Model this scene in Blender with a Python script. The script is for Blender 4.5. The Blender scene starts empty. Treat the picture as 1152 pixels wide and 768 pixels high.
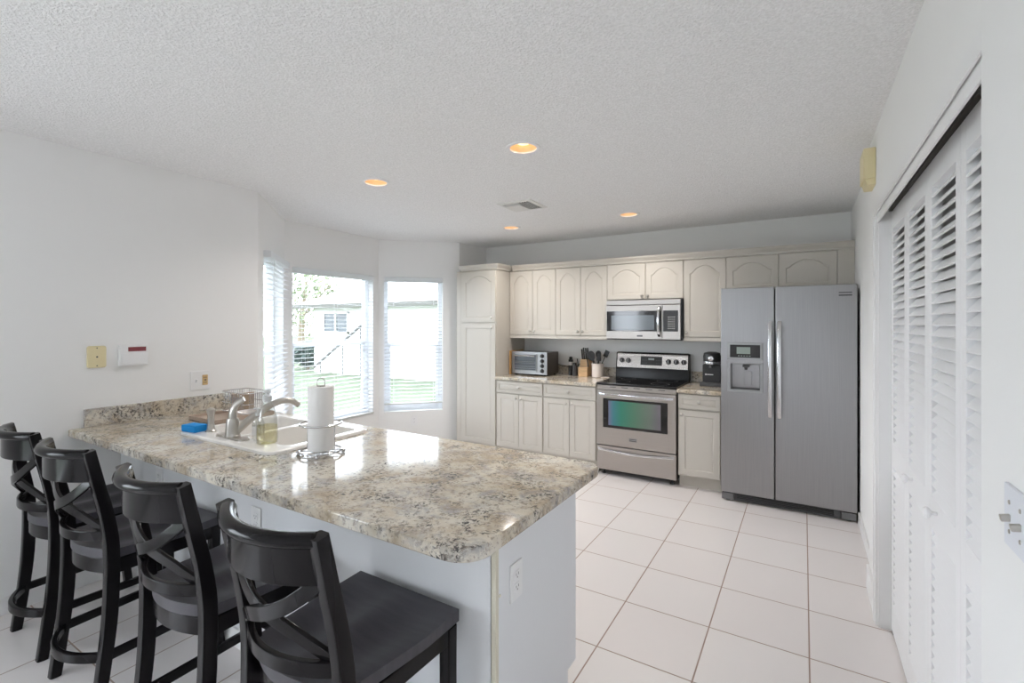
import bpy, bmesh, math, random
from mathutils import Vector, Matrix
random.seed(7)
C = bpy.context.scene.collection
PI = math.pi
S = bpy.context.scene

# ------------------------------------------------------------------ camera, sky, light, exposure
cam_d = bpy.data.cameras.new('camera'); cam = bpy.data.objects.new('camera', cam_d); C.objects.link(cam)
cam.location = (0, 0, 1.4567); cam.rotation_euler = (PI/2, 0, 0.547912)
cam_d.sensor_fit = 'HORIZONTAL'; cam_d.sensor_width = 36; cam_d.lens = 537.59/1152*36
cam_d.shift_y = -(384-364.3)/1152; cam_d.clip_start = 0.02; cam_d.clip_end = 300
S.camera = cam
S.view_settings.view_transform = 'Standard'; S.view_settings.look = 'None'
S.view_settings.gamma = 1; S.view_settings.use_curve_mapping = False
S.view_settings.exposure = -0.05
SKY = 9.5
w = bpy.data.worlds.new('sky'); S.world = w; w.use_nodes = True
bgn = w.node_tree.nodes['Background']; bgn.inputs[0].default_value = (0.89, 0.955, 1.04, 1); bgn.inputs[1].default_value = SKY
def area_light(name, loc, rot, sx, sy, energy, col=(1, 1, 1), portal=False):
    d = bpy.data.lights.new(name, 'AREA'); d.shape = 'RECTANGLE'; d.size = sx; d.size_y = sy
    d.energy = energy; d.color = col
    if portal: d.cycles.is_portal = True
    o = bpy.data.objects.new(name, d); C.objects.link(o); o.location = loc; o.rotation_euler = rot
    return o
# added fill behind the camera: one at the left window opening, two facing up
area_light('left_window_fill_light', (-3.40, -1.6, 1.25), (0, -PI/2, 0), 1.7, 2.2, 20, (0.86, 0.93, 1.0))
area_light('upward_fill_light', (-2.3, -1.9, 1.75), (PI, 0, 0), 1.0, 1.0, 1.5, (1.0, 0.98, 0.95))
area_light('upward_fill_light', (-0.6, -1.9, 1.75), (PI, 0, 0), 1.0, 1.0, 1.5, (1.0, 0.98, 0.95))
LAMP = 50.0
S.cycles.max_bounces = 14; S.cycles.diffuse_bounces = 9; S.cycles.transparent_max_bounces = 24

# ------------------------------------------------------------------ materials
def mat(name, col, rough=0.5, metal=0.0, spec=0.5, bump=None, aniso=0, coat=0, emit=None, es=0, vary=None):
    m = bpy.data.materials.new(name); m.use_nodes = True
    nt = m.node_tree; b = nt.nodes['Principled BSDF']
    b.inputs['Base Color'].default_value = (*col, 1); b.inputs['Roughness'].default_value = rough
    b.inputs['Metallic'].default_value = metal; b.inputs['Specular IOR Level'].default_value = spec
    if aniso: b.inputs['Anisotropic'].default_value = aniso
    if coat: b.inputs['Coat Weight'].default_value = coat; b.inputs['Coat Roughness'].default_value = 0.08
    if emit: b.inputs['Emission Color'].default_value = (*emit, 1); b.inputs['Emission Strength'].default_value = es
    tc = nt.nodes.new('ShaderNodeTexCoord')
    if bump:
        sc, st, dist = bump
        n = nt.nodes.new('ShaderNodeTexNoise'); n.inputs['Scale'].default_value = sc; n.inputs['Detail'].default_value = 4
        nt.links.new(tc.outputs['Object'], n.inputs['Vector'])
        bp = nt.nodes.new('ShaderNodeBump'); bp.inputs['Strength'].default_value = st; bp.inputs['Distance'].default_value = dist
        nt.links.new(n.outputs['Fac'], bp.inputs['Height']); nt.links.new(bp.outputs['Normal'], b.inputs['Normal'])
    if vary:
        sc, amt = vary[:2]; stretch = vary[2] if len(vary) > 2 else (1, 1, 1)
        mp = nt.nodes.new('ShaderNodeMapping'); mp.inputs['Scale'].default_value = stretch
        n2 = nt.nodes.new('ShaderNodeTexNoise'); n2.inputs['Scale'].default_value = sc; n2.inputs['Detail'].default_value = 5
        r = nt.nodes.new('ShaderNodeValToRGB')
        r.color_ramp.elements[0].position = 0.3; r.color_ramp.elements[1].position = 0.7
        r.color_ramp.elements[0].color = (*[max(0, c*(1-amt)) for c in col], 1)
        r.color_ramp.elements[1].color = (*[min(1, c*(1+amt)) for c in col], 1)
        nt.links.new(tc.outputs['Object'], mp.inputs['Vector']); nt.links.new(mp.outputs['Vector'], n2.inputs['Vector'])
        nt.links.new(n2.outputs['Fac'], r.inputs['Fac']); nt.links.new(r.outputs['Color'], b.inputs['Base Color'])
    return m

M = {}
M['wall'] = mat('wall_paint', (0.83, 0.83, 0.825), 0.75, bump=(180, 0.12, 0.002))
M['ceiling'] = mat('popcorn_ceiling', (0.87, 0.87, 0.87), 0.95, spec=0.1)
M['trim'] = mat('white_trim_paint', (0.80, 0.80, 0.80), 0.4)
M['door'] = mat('white_door_paint', (0.80, 0.80, 0.81), 0.45)
M['knee'] = mat('peninsula_paint', (0.76, 0.77, 0.79), 0.6, bump=(150, 0.08, 0.002))
M['corner'] = mat('cream_corner_bead', (0.70, 0.66, 0.54), 0.5)
M['cab'] = mat('cream_cabinet_lacquer', (0.55, 0.518, 0.468), 0.38, bump=(40, 0.03, 0.001))
M['steel'] = mat('brushed_stainless', (0.345, 0.342, 0.35), 0.32, 1.0, aniso=0.5, vary=(6, 0.05, (60, 60, 0.6)))
M['backblack'] = mat('glossy_black_enamel', (0.008, 0.008, 0.009), 0.18, spec=0.22)
M['plate'] = mat('blue_white_plate', (0.70, 0.72, 0.77), 0.35)
M['greymetal'] = mat('grey_metal', (0.20, 0.20, 0.21), 0.4, 0.6)
M['steel3'] = mat('range_panel_stainless', (0.50, 0.47, 0.45), 0.26, 1.0, aniso=0.8)
M['steel2'] = mat('warm_stainless', (0.47, 0.44, 0.42), 0.34, 1.0, aniso=0.4, vary=(6, 0.04, (0.6, 60, 60)))
M['chrome'] = mat('polished_chrome', (0.66, 0.66, 0.68), 0.14, 1.0)
M['nickel'] = mat('brushed_nickel', (0.50, 0.475, 0.44), 0.28, 1.0)
M['blackglass'] = mat('black_glass', (0.012, 0.012, 0.014), 0.06, spec=0.6)
M['black'] = mat('black_plastic', (0.018, 0.018, 0.020), 0.35)
M['darkgrey'] = mat('dark_grey_plastic', (0.07, 0.07, 0.075), 0.45)
M['wood_black'] = mat('black_stained_wood', (0.008, 0.007, 0.008), 0.15, spec=0.19, bump=(30, 0.03, 0.002))
M['seat'] = mat('black_brown_seat_wood', (0.048, 0.045, 0.055), 0.38, spec=0.5, vary=(5, 0.25, (1, 8, 1)))
M['white'] = mat('white_plastic', (0.82, 0.82, 0.83), 0.35)
M['cream'] = mat('aged_cream_plastic', (0.74, 0.65, 0.40), 0.45)
M['brownplastic'] = mat('tan_receptacle', (0.60, 0.42, 0.20), 0.4)
M['red'] = mat('dark_red_display', (0.22, 0.04, 0.05), 0.2)
M['porcelain'] = mat('white_porcelain', (0.83, 0.81, 0.78), 0.15)
M['sponge'] = mat('blue_sponge', (0.01, 0.28, 0.72), 0.9, bump=(120, 0.6, 0.003))
M['paper'] = mat('paper_towel', (0.80, 0.79, 0.78), 0.95, bump=(160, 0.25, 0.002))
M['wood'] = mat('light_knife_block_wood', (0.62, 0.40, 0.21), 0.45, vary=(8, 0.18, (1, 1, 12)))
M['board'] = mat('oak_board', (0.52, 0.30, 0.12), 0.5, vary=(6, 0.2, (8, 8, 1)))
M['brownboard'] = mat('grey_brown_board', (0.36, 0.27, 0.19), 0.5, vary=(6, 0.15, (1, 8, 8)))
M['tray'] = mat('taupe_tray', (0.46, 0.36, 0.29), 0.4)
M['ceramic'] = mat('white_ceramic', (0.80, 0.72, 0.66), 0.25)
M['blind'] = mat('white_blind', (0.84, 0.84, 0.85), 0.5)
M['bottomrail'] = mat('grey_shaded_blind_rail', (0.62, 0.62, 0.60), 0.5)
M['vinyl'] = mat('white_vinyl_frame', (0.80, 0.82, 0.85), 0.4)
M['lcd'] = mat('lcd_display', (0.30, 0.36, 0.33), 0.2)
M['bulb'] = mat('warm_bulb', (1, .8, .5), 0.4, emit=(1.0, 0.74, 0.42), es=1.6)
M['baffle'] = mat('gold_reflector', (0.88, 0.68, 0.44), 0.4, 0.2)
M['vent'] = mat('vent_white', (0.72, 0.72, 0.70), 0.5)
M['dark'] = mat('dark_cavity', (0.03, 0.03, 0.03), 0.9)
M['lawn'] = mat('lawn', (0.112, 0.135, 0.095), 1.0, spec=0.05, vary=(1.5, 0.15))
M['concrete'] = mat('patio_concrete', (0.55, 0.54, 0.52), 0.9)
M['stucco'] = mat('white_stucco', (0.86, 0.85, 0.82), 0.9, bump=(20, 0.2, 0.01))
M['roof'] = mat('pale_roof_tile', (0.60, 0.58, 0.55), 0.9, vary=(4, 0.2))
M['fascia'] = mat('grey_fascia', (0.10, 0.10, 0.09), 0.8)
M['rail'] = mat('grey_rail_paint', (0.12, 0.12, 0.12), 0.6)
M['housepane'] = mat('house_window_pane', (0.04, 0.055, 0.065), 0.1)
M['bark'] = mat('bark', (0.25, 0.20, 0.15), 0.9, bump=(20, 0.6, 0.02))
M['leaf'] = mat('leaf', (0.20, 0.235, 0.14), 0.7, vary=(3, 0.35))
M['hedge'] = mat('hedge_leaf', (0.05, 0.08, 0.07), 0.7, vary=(3, 0.35))
M['bottle_black'] = mat('black_bottle', (0.02, 0.02, 0.02), 0.15)
M['label'] = mat('pale_label', (0.62, 0.60, 0.58), 0.5)
M['frost'] = mat('frosted_white', (0.62, 0.63, 0.64), 0.25)
M['teal'] = mat('oven_glass_painted_reflection', (0.03, 0.22, 0.19), 0.08, spec=0.6)
M['screen'] = mat('microwave_screen', (0.10, 0.12, 0.14), 0.10, spec=0.6)
M['ovenglass'] = mat('toaster_glass', (0.08, 0.09, 0.12), 0.12, spec=0.6)
M['rackmetal'] = mat('oven_rack_metal', (0.40, 0.42, 0.46), 0.3, 1.0)
M['toasterside'] = mat('dark_brown_steel', (0.10, 0.085, 0.075), 0.35, 0.6)

def _blind(key, amt):
    nt = M[key].node_tree; b = nt.nodes['Principled BSDF']; o = nt.nodes['Material Output']
    t = nt.nodes.new('ShaderNodeBsdfTranslucent'); t.inputs[0].default_value = (0.85, 0.86, 0.88, 1)
    x = nt.nodes.new('ShaderNodeMixShader'); x.inputs[0].default_value = amt
    nt.links.new(b.outputs[0], x.inputs[1]); nt.links.new(t.outputs[0], x.inputs[2]); nt.links.new(x.outputs[0], o.inputs[0])
_blind('blind', 0.5); _blind('vinyl', 0.4)
def _teal():  # reflection on the oven window painted as a violet to green to grey ramp
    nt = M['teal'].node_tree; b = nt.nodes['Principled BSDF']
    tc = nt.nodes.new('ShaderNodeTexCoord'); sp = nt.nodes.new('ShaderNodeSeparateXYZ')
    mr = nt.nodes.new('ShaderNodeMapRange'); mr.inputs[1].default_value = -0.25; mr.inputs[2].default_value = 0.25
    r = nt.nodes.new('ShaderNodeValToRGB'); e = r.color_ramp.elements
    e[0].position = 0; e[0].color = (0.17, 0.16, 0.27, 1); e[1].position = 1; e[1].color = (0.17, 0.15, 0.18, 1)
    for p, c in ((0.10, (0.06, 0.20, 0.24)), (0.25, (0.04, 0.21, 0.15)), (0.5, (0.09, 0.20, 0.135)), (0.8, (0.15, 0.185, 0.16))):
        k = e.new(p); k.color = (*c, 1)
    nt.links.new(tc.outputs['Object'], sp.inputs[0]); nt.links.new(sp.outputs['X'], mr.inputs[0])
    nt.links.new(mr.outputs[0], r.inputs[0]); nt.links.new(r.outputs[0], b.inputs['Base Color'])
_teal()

def _glass(name, tint, ior=1.45, rough=0.0):
    m = bpy.data.materials.new(name); m.use_nodes = True; nt = m.node_tree; nt.nodes.clear()
    o = nt.nodes.new('ShaderNodeOutputMaterial'); mx = nt.nodes.new('ShaderNodeMixShader')
    t = nt.nodes.new('ShaderNodeBsdfTransparent'); t.inputs[0].default_value = (*tint, 1)
    g = nt.nodes.new('ShaderNodeBsdfGlossy'); g.inputs['Roughness'].default_value = rough
    lw = nt.nodes.new('ShaderNodeLayerWeight'); lw.inputs[0].default_value = 0.5
    p4 = nt.nodes.new('ShaderNodeMath'); p4.operation = 'POWER'; p4.inputs[1].default_value = 4.0 if ior < 1.4 else 2.0; nt.links.new(lw.outputs['Facing'], p4.inputs[0])
    f = nt.nodes.new('ShaderNodeMath'); f.operation = 'MULTIPLY_ADD'; f.inputs[1].default_value = ior-1; f.inputs[2].default_value = 0.03 if ior < 1.4 else 0.09; nt.links.new(p4.outputs[0], f.inputs[0])
    nt.links.new(f.outputs[0], mx.inputs[0]); nt.links.new(t.outputs[0], mx.inputs[1]); nt.links.new(g.outputs[0], mx.inputs[2])
    nt.links.new(mx.outputs[0], o.inputs[0]); return m
M['glass'] = _glass('window_glass', (0.97, 0.98, 0.98), 1.25)
M['liquid'] = _glass('yellow_soap', (0.93, 0.90, 0.74), 1.15, 0.05)
M['bottleglass'] = _glass('clear_bottle', (0.93, 0.94, 0.93), 1.55, 0.02)

def _floor():
    m = mat('floor_tile', (0.70, 0.66, 0.64), 0.16, spec=0.45); nt = m.node_tree; b = nt.nodes['Principled BSDF']
    N = nt.nodes.new; L = nt.links.new
    tc = N('ShaderNodeTexCoord'); sp = N('ShaderNodeSeparateXYZ'); L(tc.outputs['Object'], sp.inputs[0])
    T = 0.41; G = 0.0038
    def math_(op, a, bv=None, c=None):
        n = N('ShaderNodeMath'); n.operation = op
        for i, v in enumerate((a, bv, c)):
            if v is None: continue
            if hasattr(v, 'links') or hasattr(v, 'is_linked'): L(v, n.inputs[i])
            else: n.inputs[i].default_value = v
        return n.outputs[0]
    ds = []; ids = []
    for ax, off in (('X', -1.2083), ('Y', 3.684)):
        s = math_('DIVIDE', math_('SUBTRACT', sp.outputs[ax], off), T)
        fl = math_('FLOOR', s); ids.append(fl)
        fr = math_('FRACT', s)
        ds.append(math_('MULTIPLY', math_('MINIMUM', fr, math_('SUBTRACT', 1.0, fr)), T))
    d = math_('MINIMUM', ds[0], ds[1])
    mr = N('ShaderNodeMapRange'); L(d, mr.inputs[0]); mr.inputs[1].default_value = G*0.55; mr.inputs[2].default_value = G*1.1
    cb = N('ShaderNodeCombineXYZ'); L(ids[0], cb.inputs[0]); L(ids[1], cb.inputs[1])
    wn = N('ShaderNodeTexWhiteNoise'); wn.noise_dimensions = '2D'; L(cb.outputs[0], wn.inputs['Vector'])
    ns = N('ShaderNodeTexNoise'); ns.inputs['Scale'].default_value = 3; ns.inputs['Detail'].default_value = 5
    L(tc.outputs['Object'], ns.inputs['Vector'])
    f2 = math_('ADD', math_('MULTIPLY', wn.outputs['Value'], 0.5), math_('MULTIPLY', ns.outputs['Fac'], 0.5))
    r = N('ShaderNodeValToRGB'); r.color_ramp.elements[0].color = (0.76, 0.715, 0.705, 1); r.color_ramp.elements[1].color = (0.79, 0.76, 0.75, 1)
    L(f2, r.inputs[0])
    mx = N('ShaderNodeMix'); mx.data_type = 'RGBA'; L(mr.outputs[0], mx.inputs[0])
    mx.inputs[6].default_value = (0.34, 0.25, 0.21, 1); L(r.outputs[0], mx.inputs[7]); L(mx.outputs[2], b.inputs['Base Color'])
    rr = N('ShaderNodeMapRange'); L(mr.outputs[0], rr.inputs[0]); rr.inputs[3].default_value = 0.8; rr.inputs[4].default_value = 0.20
    L(rr.outputs[0], b.inputs['Roughness'])
    bp = N('ShaderNodeBump'); bp.inputs['Distance'].default_value = 0.0015; bp.inputs['Strength'].default_value = 0.6
    L(mr.outputs[0], bp.inputs['Height']); L(bp.outputs[0], b.inputs['Normal'])
    return m
M['floor'] = _floor()

def _granite():
    m = mat('granite', (0.55, 0.5, 0.42), 0.09, spec=0.5); nt = m.node_tree; b = nt.nodes['Principled BSDF']
    N = nt.nodes.new; L = nt.links.new; tc = N('ShaderNodeTexCoord')
    def noise(sc, det, dis=0.0, rough=0.6):
        n = N('ShaderNodeTexNoise'); n.inputs['Scale'].default_value = sc; n.inputs['Detail'].default_value = det
        n.inputs['Roughness'].default_value = rough; n.inputs['Distortion'].default_value = dis
        L(tc.outputs['Object'], n.inputs['Vector']); return n.outputs['Fac']
    def ramp(fac, stops):
        r = N('ShaderNodeValToRGB'); e = r.color_ramp.elements
        e[0].position, e[0].color = stops[0][0], (*stops[0][1], 1); e[1].position, e[1].color = stops[-1][0], (*stops[-1][1], 1)
        for p, c in stops[1:-1]: k = e.new(p); k.color = (*c, 1)
        L(fac, r.inputs[0]); return r.outputs[0]
    def mix(fac, a, bb):
        x = N('ShaderNodeMix'); x.data_type = 'RGBA'; L(fac, x.inputs[0]); L(a, x.inputs[6])
        if isinstance(bb, tuple): x.inputs[7].default_value = (*bb, 1)
        else: L(bb, x.inputs[7])
        return x.outputs[2]
    base = ramp(noise(5.5, 6, 0.6), [(0.30, (0.38, 0.30, 0.21)), (0.44, (0.56, 0.48, 0.37)), (0.56, (0.66, 0.61, 0.52)), (0.72, (0.70, 0.68, 0.63))])
    grey = ramp(noise(9, 7, 0.8, 0.7), [(0.50, (0, 0, 0)), (0.66, (0.75, 0.75, 0.75))])
    c1 = mix(grey, base, (0.29, 0.285, 0.30))
    fine = ramp(noise(60, 5, 0.3, 0.7), [(0.52, (0, 0, 0)), (0.62, (0.8, 0.8, 0.8))])
    c2 = mix(fine, c1, (0.27, 0.225, 0.19))
    patch = ramp(noise(14, 3, 0.5), [(0.47, (0, 0, 0)), (0.63, (1, 1, 1))])
    speck = ramp(noise(75, 4, 0.2, 0.65), [(0.50, (0, 0, 0)), (0.56, (1, 1, 1))])
    mm = N('ShaderNodeMix'); mm.data_type = 'RGBA'; mm.blend_type = 'MULTIPLY'; mm.inputs[0].default_value = 1
    L(patch, mm.inputs[6]); L(speck, mm.inputs[7])
    c3 = mix(mm.outputs[2], c2, (0.065, 0.058, 0.056))
    lt = ramp(noise(95, 3), [(0.60, (0, 0, 0)), (0.68, (0.7, 0.7, 0.7))])
    c4 = mix(lt, c3, (0.72, 0.68, 0.60))
    L(c4, b.inputs['Base Color']); return m
M['granite'] = _granite()

def _popcorn():
    nt = M['ceiling'].node_tree; b = nt.nodes['Principled BSDF']; N = nt.nodes.new; L = nt.links.new
    tc = N('ShaderNodeTexCoord')
    v = N('ShaderNodeTexNoise'); v.inputs['Scale'].default_value = 110; v.inputs['Detail'].default_value = 3; v.inputs['Roughness'].default_value = 0.6
    L(tc.outputs['Object'], v.inputs['Vector'])
    bp = N('ShaderNodeBump'); bp.inputs['Strength'].default_value = 0.85; bp.inputs['Distance'].default_value = 0.010
    L(v.outputs['Fac'], bp.inputs['Height']); L(bp.outputs[0], b.inputs['Normal'])
    r = N('ShaderNodeValToRGB'); r.color_ramp.elements[0].position = 0.35; r.color_ramp.elements[1].position = 0.65
    r.color_ramp.elements[0].color = (0.80, 0.80, 0.80, 1); r.color_ramp.elements[1].color = (0.92, 0.92, 0.925, 1)
    L(v.outputs['Fac'], r.inputs[0]); L(r.outputs[0], b.inputs['Base Color'])
_popcorn()

# ------------------------------------------------------------------ mesh helpers
class MB:
    """Collects shapes (world coordinates, or local ones through self.xf) and links them as ONE mesh object."""
    def __init__(s, xf=None): s.bm = bmesh.new(); s.xf = xf
    def _merge(s, b, xf=None):
        if xf is not None: b.transform(xf)
        if s.xf is not None: b.transform(s.xf)
        me = bpy.data.meshes.new('tmp'); b.to_mesh(me); b.free(); s.bm.from_mesh(me); bpy.data.meshes.remove(me)
    def box(s, x0, x1, y0, y1, z0, z1, bev=0.0, seg=2, xf=None):
        b = bmesh.new(); bmesh.ops.create_cube(b, size=1)
        for v in b.verts: v.co = Vector(((x0+x1)/2+v.co.x*(x1-x0), (y0+y1)/2+v.co.y*(y1-y0), (z0+z1)/2+v.co.z*(z1-z0)))
        if bev: bmesh.ops.bevel(b, geom=b.edges[:], offset=bev, segments=seg, affect='EDGES', profile=0.5)
        s._merge(b, xf); return s
    def loops(s, rings, cap0=True, cap1=True, closed=True, xf=None):
        b = bmesh.new(); R = [[b.verts.new(p) for p in r] for r in rings]; n = len(R[0])
        for a, c in zip(R, R[1:]):
            for i in range(n if closed else n-1):
                j = (i+1) % n
                try: b.faces.new((a[i], a[j], c[j], c[i]))
                except ValueError: pass
        if cap0: b.faces.new(R[0][::-1])
        if cap1: b.faces.new(R[-1])
        bmesh.ops.recalc_face_normals(b, faces=b.faces[:]); s._merge(b, xf); return s
    def lathe(s, prof, c=(0, 0, 0), axis='Z', seg=24, cap=True, xf=None):
        rings = []
        for r, h in prof:
            ring = []
            for k in range(seg):
                a = 2*PI*k/seg; u, v = r*math.cos(a), r*math.sin(a)
                p = (u, v, h) if axis == 'Z' else ((u, -h, v) if axis == '-Y' else ((h, u, v) if axis == 'X' else (u, h, v)))
                ring.append((c[0]+p[0], c[1]+p[1], c[2]+p[2]))
            rings.append(ring)
        return s.loops(rings, cap, cap, xf=xf)
    def tube(s, pts, r, seg=8, closed=False, xf=None, flat=None):
        P = [Vector(p) for p in pts]; n = len(P); rings = []
        rr = r if isinstance(r, (list, tuple)) else [r]*n
        prev = None
        for i in range(n):
            if closed: t = P[(i+1) % n]-P[i-1]
            else: t = P[min(i+1, n-1)]-P[max(i-1, 0)]
            t.normalize()
            if prev is None:
                ref = Vector((0, 0, 1)) if abs(t.z) < 0.9 else Vector((0, 1, 0)); a = t.cross(ref).normalized()
            else: a = (prev-t*prev.dot(t)).normalized()
            prev = a; b_ = t.cross(a)
            fa, fb = (1, 1) if flat is None else flat
            rings.append([P[i]+a*rr[i]*fa*math.cos(2*PI*k/seg)+b_*rr[i]*fb*math.sin(2*PI*k/seg) for k in range(seg)])
        if closed: rings.append(rings[0]); return s.loops(rings, False, False, xf=xf)
        return s.loops(rings, xf=xf)
    def sweep(s, pts, prof_w, prof_h, wdir=None, bev=0.004, xf=None):
        """rectangular bar along pts; wdir gives the direction of the width at each point (list or one vector)."""
        P = [Vector(p) for p in pts]; n = len(P); rings = []
        for i in range(n):
            t = (P[min(i+1, n-1)]-P[max(i-1, 0)]).normalized()
            wd = Vector(wdir[i] if isinstance(wdir, list) else wdir)
            wd = (wd-t*wd.dot(t)).normalized(); hd = t.cross(wd).normalized()
            W = (prof_w[i] if isinstance(prof_w, list) else prof_w)/2; H = (prof_h[i] if isinstance(prof_h, list) else prof_h)/2
            e = min(bev, W*0.9, H*0.9); q = e*0.3
            ring = []
            for (a, b_) in ((W-e, H), (W-q, H-q), (W, H-e), (W, -H+e), (W-q, -H+q), (W-e, -H), (-W+e, -H), (-W+q, -H+q), (-W, -H+e), (-W, H-e), (-W+q, H-q), (-W+e, H)):
                ring.append(P[i]+wd*a+hd*b_)
            rings.append(ring)
        return s.loops(rings, xf=xf)
    def prism(s, poly, z0, z1, bev=0, xf=None):
        b = bmesh.new(); vs = [b.verts.new((x, y, z0)) for x, y in poly]; f = b.faces.new(vs)
        r = bmesh.ops.extrude_face_region(b, geom=[f])
        for v in r['geom']:
            if isinstance(v, bmesh.types.BMVert): v.co.z = z1
        bmesh.ops.recalc_face_normals(b, faces=b.faces[:])
        if bev: bmesh.ops.bevel(b, geom=b.edges[:], offset=bev, segments=2, affect='EDGES')
        s._merge(b, xf); return s
    def build(s, name, m, parent=None, smooth=True, angle=35):
        me = bpy.data.meshes.new(name); bm = s.bm
        bmesh.ops.recalc_face_normals(bm, faces=bm.faces[:]) if False else None
        base = Vector((0, 0, 0)); o = bpy.data.objects.new(name, me)
        if parent is not None:
            p = parent
            while p: base += p.location; p = p.parent
            cs = [v.co for v in bm.verts]
            ctr = Vector(((min(c.x for c in cs)+max(c.x for c in cs))/2, (min(c.y for c in cs)+max(c.y for c in cs))/2, (min(c.z for c in cs)+max(c.z for c in cs))/2))
            bm.transform(Matrix.Translation(-ctr)); o.parent = parent; o.location = ctr-base
        else:
            cs = [v.co for v in bm.verts]
            ctr = Vector(((min(c.x for c in cs)+max(c.x for c in cs))/2, (min(c.y for c in cs)+max(c.y for c in cs))/2, min(c.z for c in cs)))
            if getattr(s, 'keep', False): ctr = Vector((0, 0, 0))
            bm.transform(Matrix.Translation(-ctr)); o.location = ctr
        bm.to_mesh(me); bm.free(); me.materials.append(m)
        if smooth:
            me.polygons.foreach_set('use_smooth', [True]*len(me.polygons)); me.set_sharp_from_angle(angle=math.radians(angle))
        if smooth and not name.startswith(('foliage', 'wall', 'floor', 'ceiling', 'lawn')):
            wm = o.modifiers.new('weighted_normal', 'WEIGHTED_NORMAL'); wm.weight = 100; wm.keep_sharp = True
        C.objects.link(o); return o
def rrect(x0, x1, y0, y1, r, n=6):
    out = []
    rs = r if isinstance(r, (list, tuple)) else [r]*4      # corners: x1y0? order (x1,y1),(x0,y1),(x0,y0),(x1,y0)
    for (cx, cy, a0), q in zip(((x1, y1, 0), (x0, y1, 90), (x0, y0, 180), (x1, y0, 270)), rs):
        sx = -1 if cx == x1 else 1; sy = -1 if cy == y1 else 1
        for k in range(n+1):
            a = math.radians(a0+90*k/n); out.append((cx+sx*q+q*math.cos(a), cy+sy*q+q*math.sin(a)))
    return out
def thing(name, label, cat, loc, rotz=0, group=None):
    o = bpy.data.objects.new(name, None); C.objects.link(o); o.location = loc; o.rotation_euler = (0, 0, rotz)
    o.empty_display_size = 0.1; o['label'] = label; o['category'] = cat
    if group: o['group'] = group
    return o
def tag(o, label, cat, group=None):
    o['label'] = label; o['category'] = cat
    if group: o['group'] = group
    return o
def struct(o): o['kind'] = 'structure'; return o
def copy_tree(o, parent=None):
    c = o.copy(); C.objects.link(c)
    if parent is not None: c.parent = parent
    for ch in list(o.children): copy_tree(ch, c)
    return c

# ------------------------------------------------------------------ room shell
ZC = 2.43; XL = -3.43; YB = 5.06; XR = 0.352; XCL = 0.31; XN = 0.27
b = MB(); b.keep = True; b.box(-4.45, 1.25, -3.1, 5.25, -0.12, 0); struct(b.build('floor', M['floor']))
LAMPS = [(-1.325, 2.29), (-2.51, 2.317), (-2.525, 4.12), (-1.328, 4.165)]
RL = 0.078
bm = bmesh.new(); es = []
def ring_edges(bm, pts):
    vs = [bm.verts.new(p) for p in pts]
    return [bm.edges.new((vs[i], vs[(i+1) % len(vs)])) for i in range(len(vs))]
es += ring_edges(bm, [(-4.45, -3.1, ZC), (1.25, -3.1, ZC), (1.25, 5.25, ZC), (-4.45, 5.25, ZC)])
for (lx, ly) in LAMPS: es += ring_edges(bm, [(lx+RL*math.cos(2*PI*k/32), ly+RL*math.sin(2*PI*k/32), ZC) for k in range(32)])
bmesh.ops.triangle_fill(bm, edges=es, use_beauty=True)
for f in bm.faces:
    if f.normal.z > 0: f.normal_flip()
cb = MB(); cb.bm.free(); cb.bm = bm; cb.keep = True
cb.box(-4.45, 1.25, -3.1, 5.25, ZC+0.20, ZC+0.25)
struct(cb.build('ceiling', M['ceiling'], smooth=False))

def frame(p, q):
    """matrix: local X along p->q, local Y to the outside (left of the direction), Z up."""
    p = Vector((*p, 0)); q = Vector((*q, 0)); d = (q-p).normalized()
    n = Vector((-d.y, d.x, 0))
    return Matrix(((d.x, n.x, 0, p.x), (d.y, n.y, 0, p.y), (0, 0, 1, 0), (0, 0, 0, 1))), (q-p).length
P0, P1, P2, P3, P4 = (XL, 2.03), (-4.15, 2.71), (-4.17, 3.89), (-3.53, 4.57), (-3.47, YB)
def wall_open(name, p, q, o, ext0=0, ext1=0, th=0.15):
    xf, L = frame(p, q); m = MB(xf); s0, s1, z0, z1 = o
    m.box(-ext0, s0, 0, th, 0, ZC); m.box(s1, L+ext1, 0, th, 0, ZC)
    m.box(s0, s1, 0, th, 0, z0); m.box(s0, s1, 0, th, z1, ZC)
    struct(m.build(name, M['wall'])); return xf, L
m = MB(); m.box(XL-0.15, XL, -0.5, 2.03, 0, ZC); m.box(XL-0.15, XL, -3.1, -2.7, 0, ZC); m.box(XL-0.15, XL, -2.7, -0.5, 0, 0.4); m.box(XL-0.15, XL, -2.7, -0.5, 2.1, ZC); struct(m.build('wall_left', M['wall']))
WA = (0.17, 0.93, 0.43, 2.02); WB = (0.085, 1.095, 0.43, 2.0); WC = (0.06, 0.735, 0.43, 2.0)
# frame(): outside must lie to the left of p->q, so walk the bay from its far end to its near end
def rev(o, L): return (L-o[1], L-o[0], o[2], o[3])
LA = (Vector(P1)-Vector(P0)).length; LB = (Vector(P2)-Vector(P1)).length; LC = (Vector(P3)-Vector(P2)).length
xfA, _ = wall_open('wall_bay_left', P0, P1, WA, 0, 0.1)
xfB, _ = wall_open('wall_bay_middle', P1, P2, WB, 0.02, 0.02)
xfC, _ = wall_open('wall_bay_right', P2, P3, WC, 0.1, 0)
xf, L = frame(P3, P4); m = MB(xf); m.box(0, L+0.1, 0, 0.3, 0, ZC); struct(m.build('wall_bay_return', M['wall']))
m = MB(); m.box(-3.6, 0.5, YB, YB+0.15, 0, ZC); struct(m.build('wall_back', M['wall']))
m = MB(); m.box(XR, XR+0.15, 3.27, YB, 0, ZC); struct(m.build('wall_right_kitchen', M['wall']))
OC0, OC1, OCZ = 1.30, 2.89, 1.945
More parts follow.
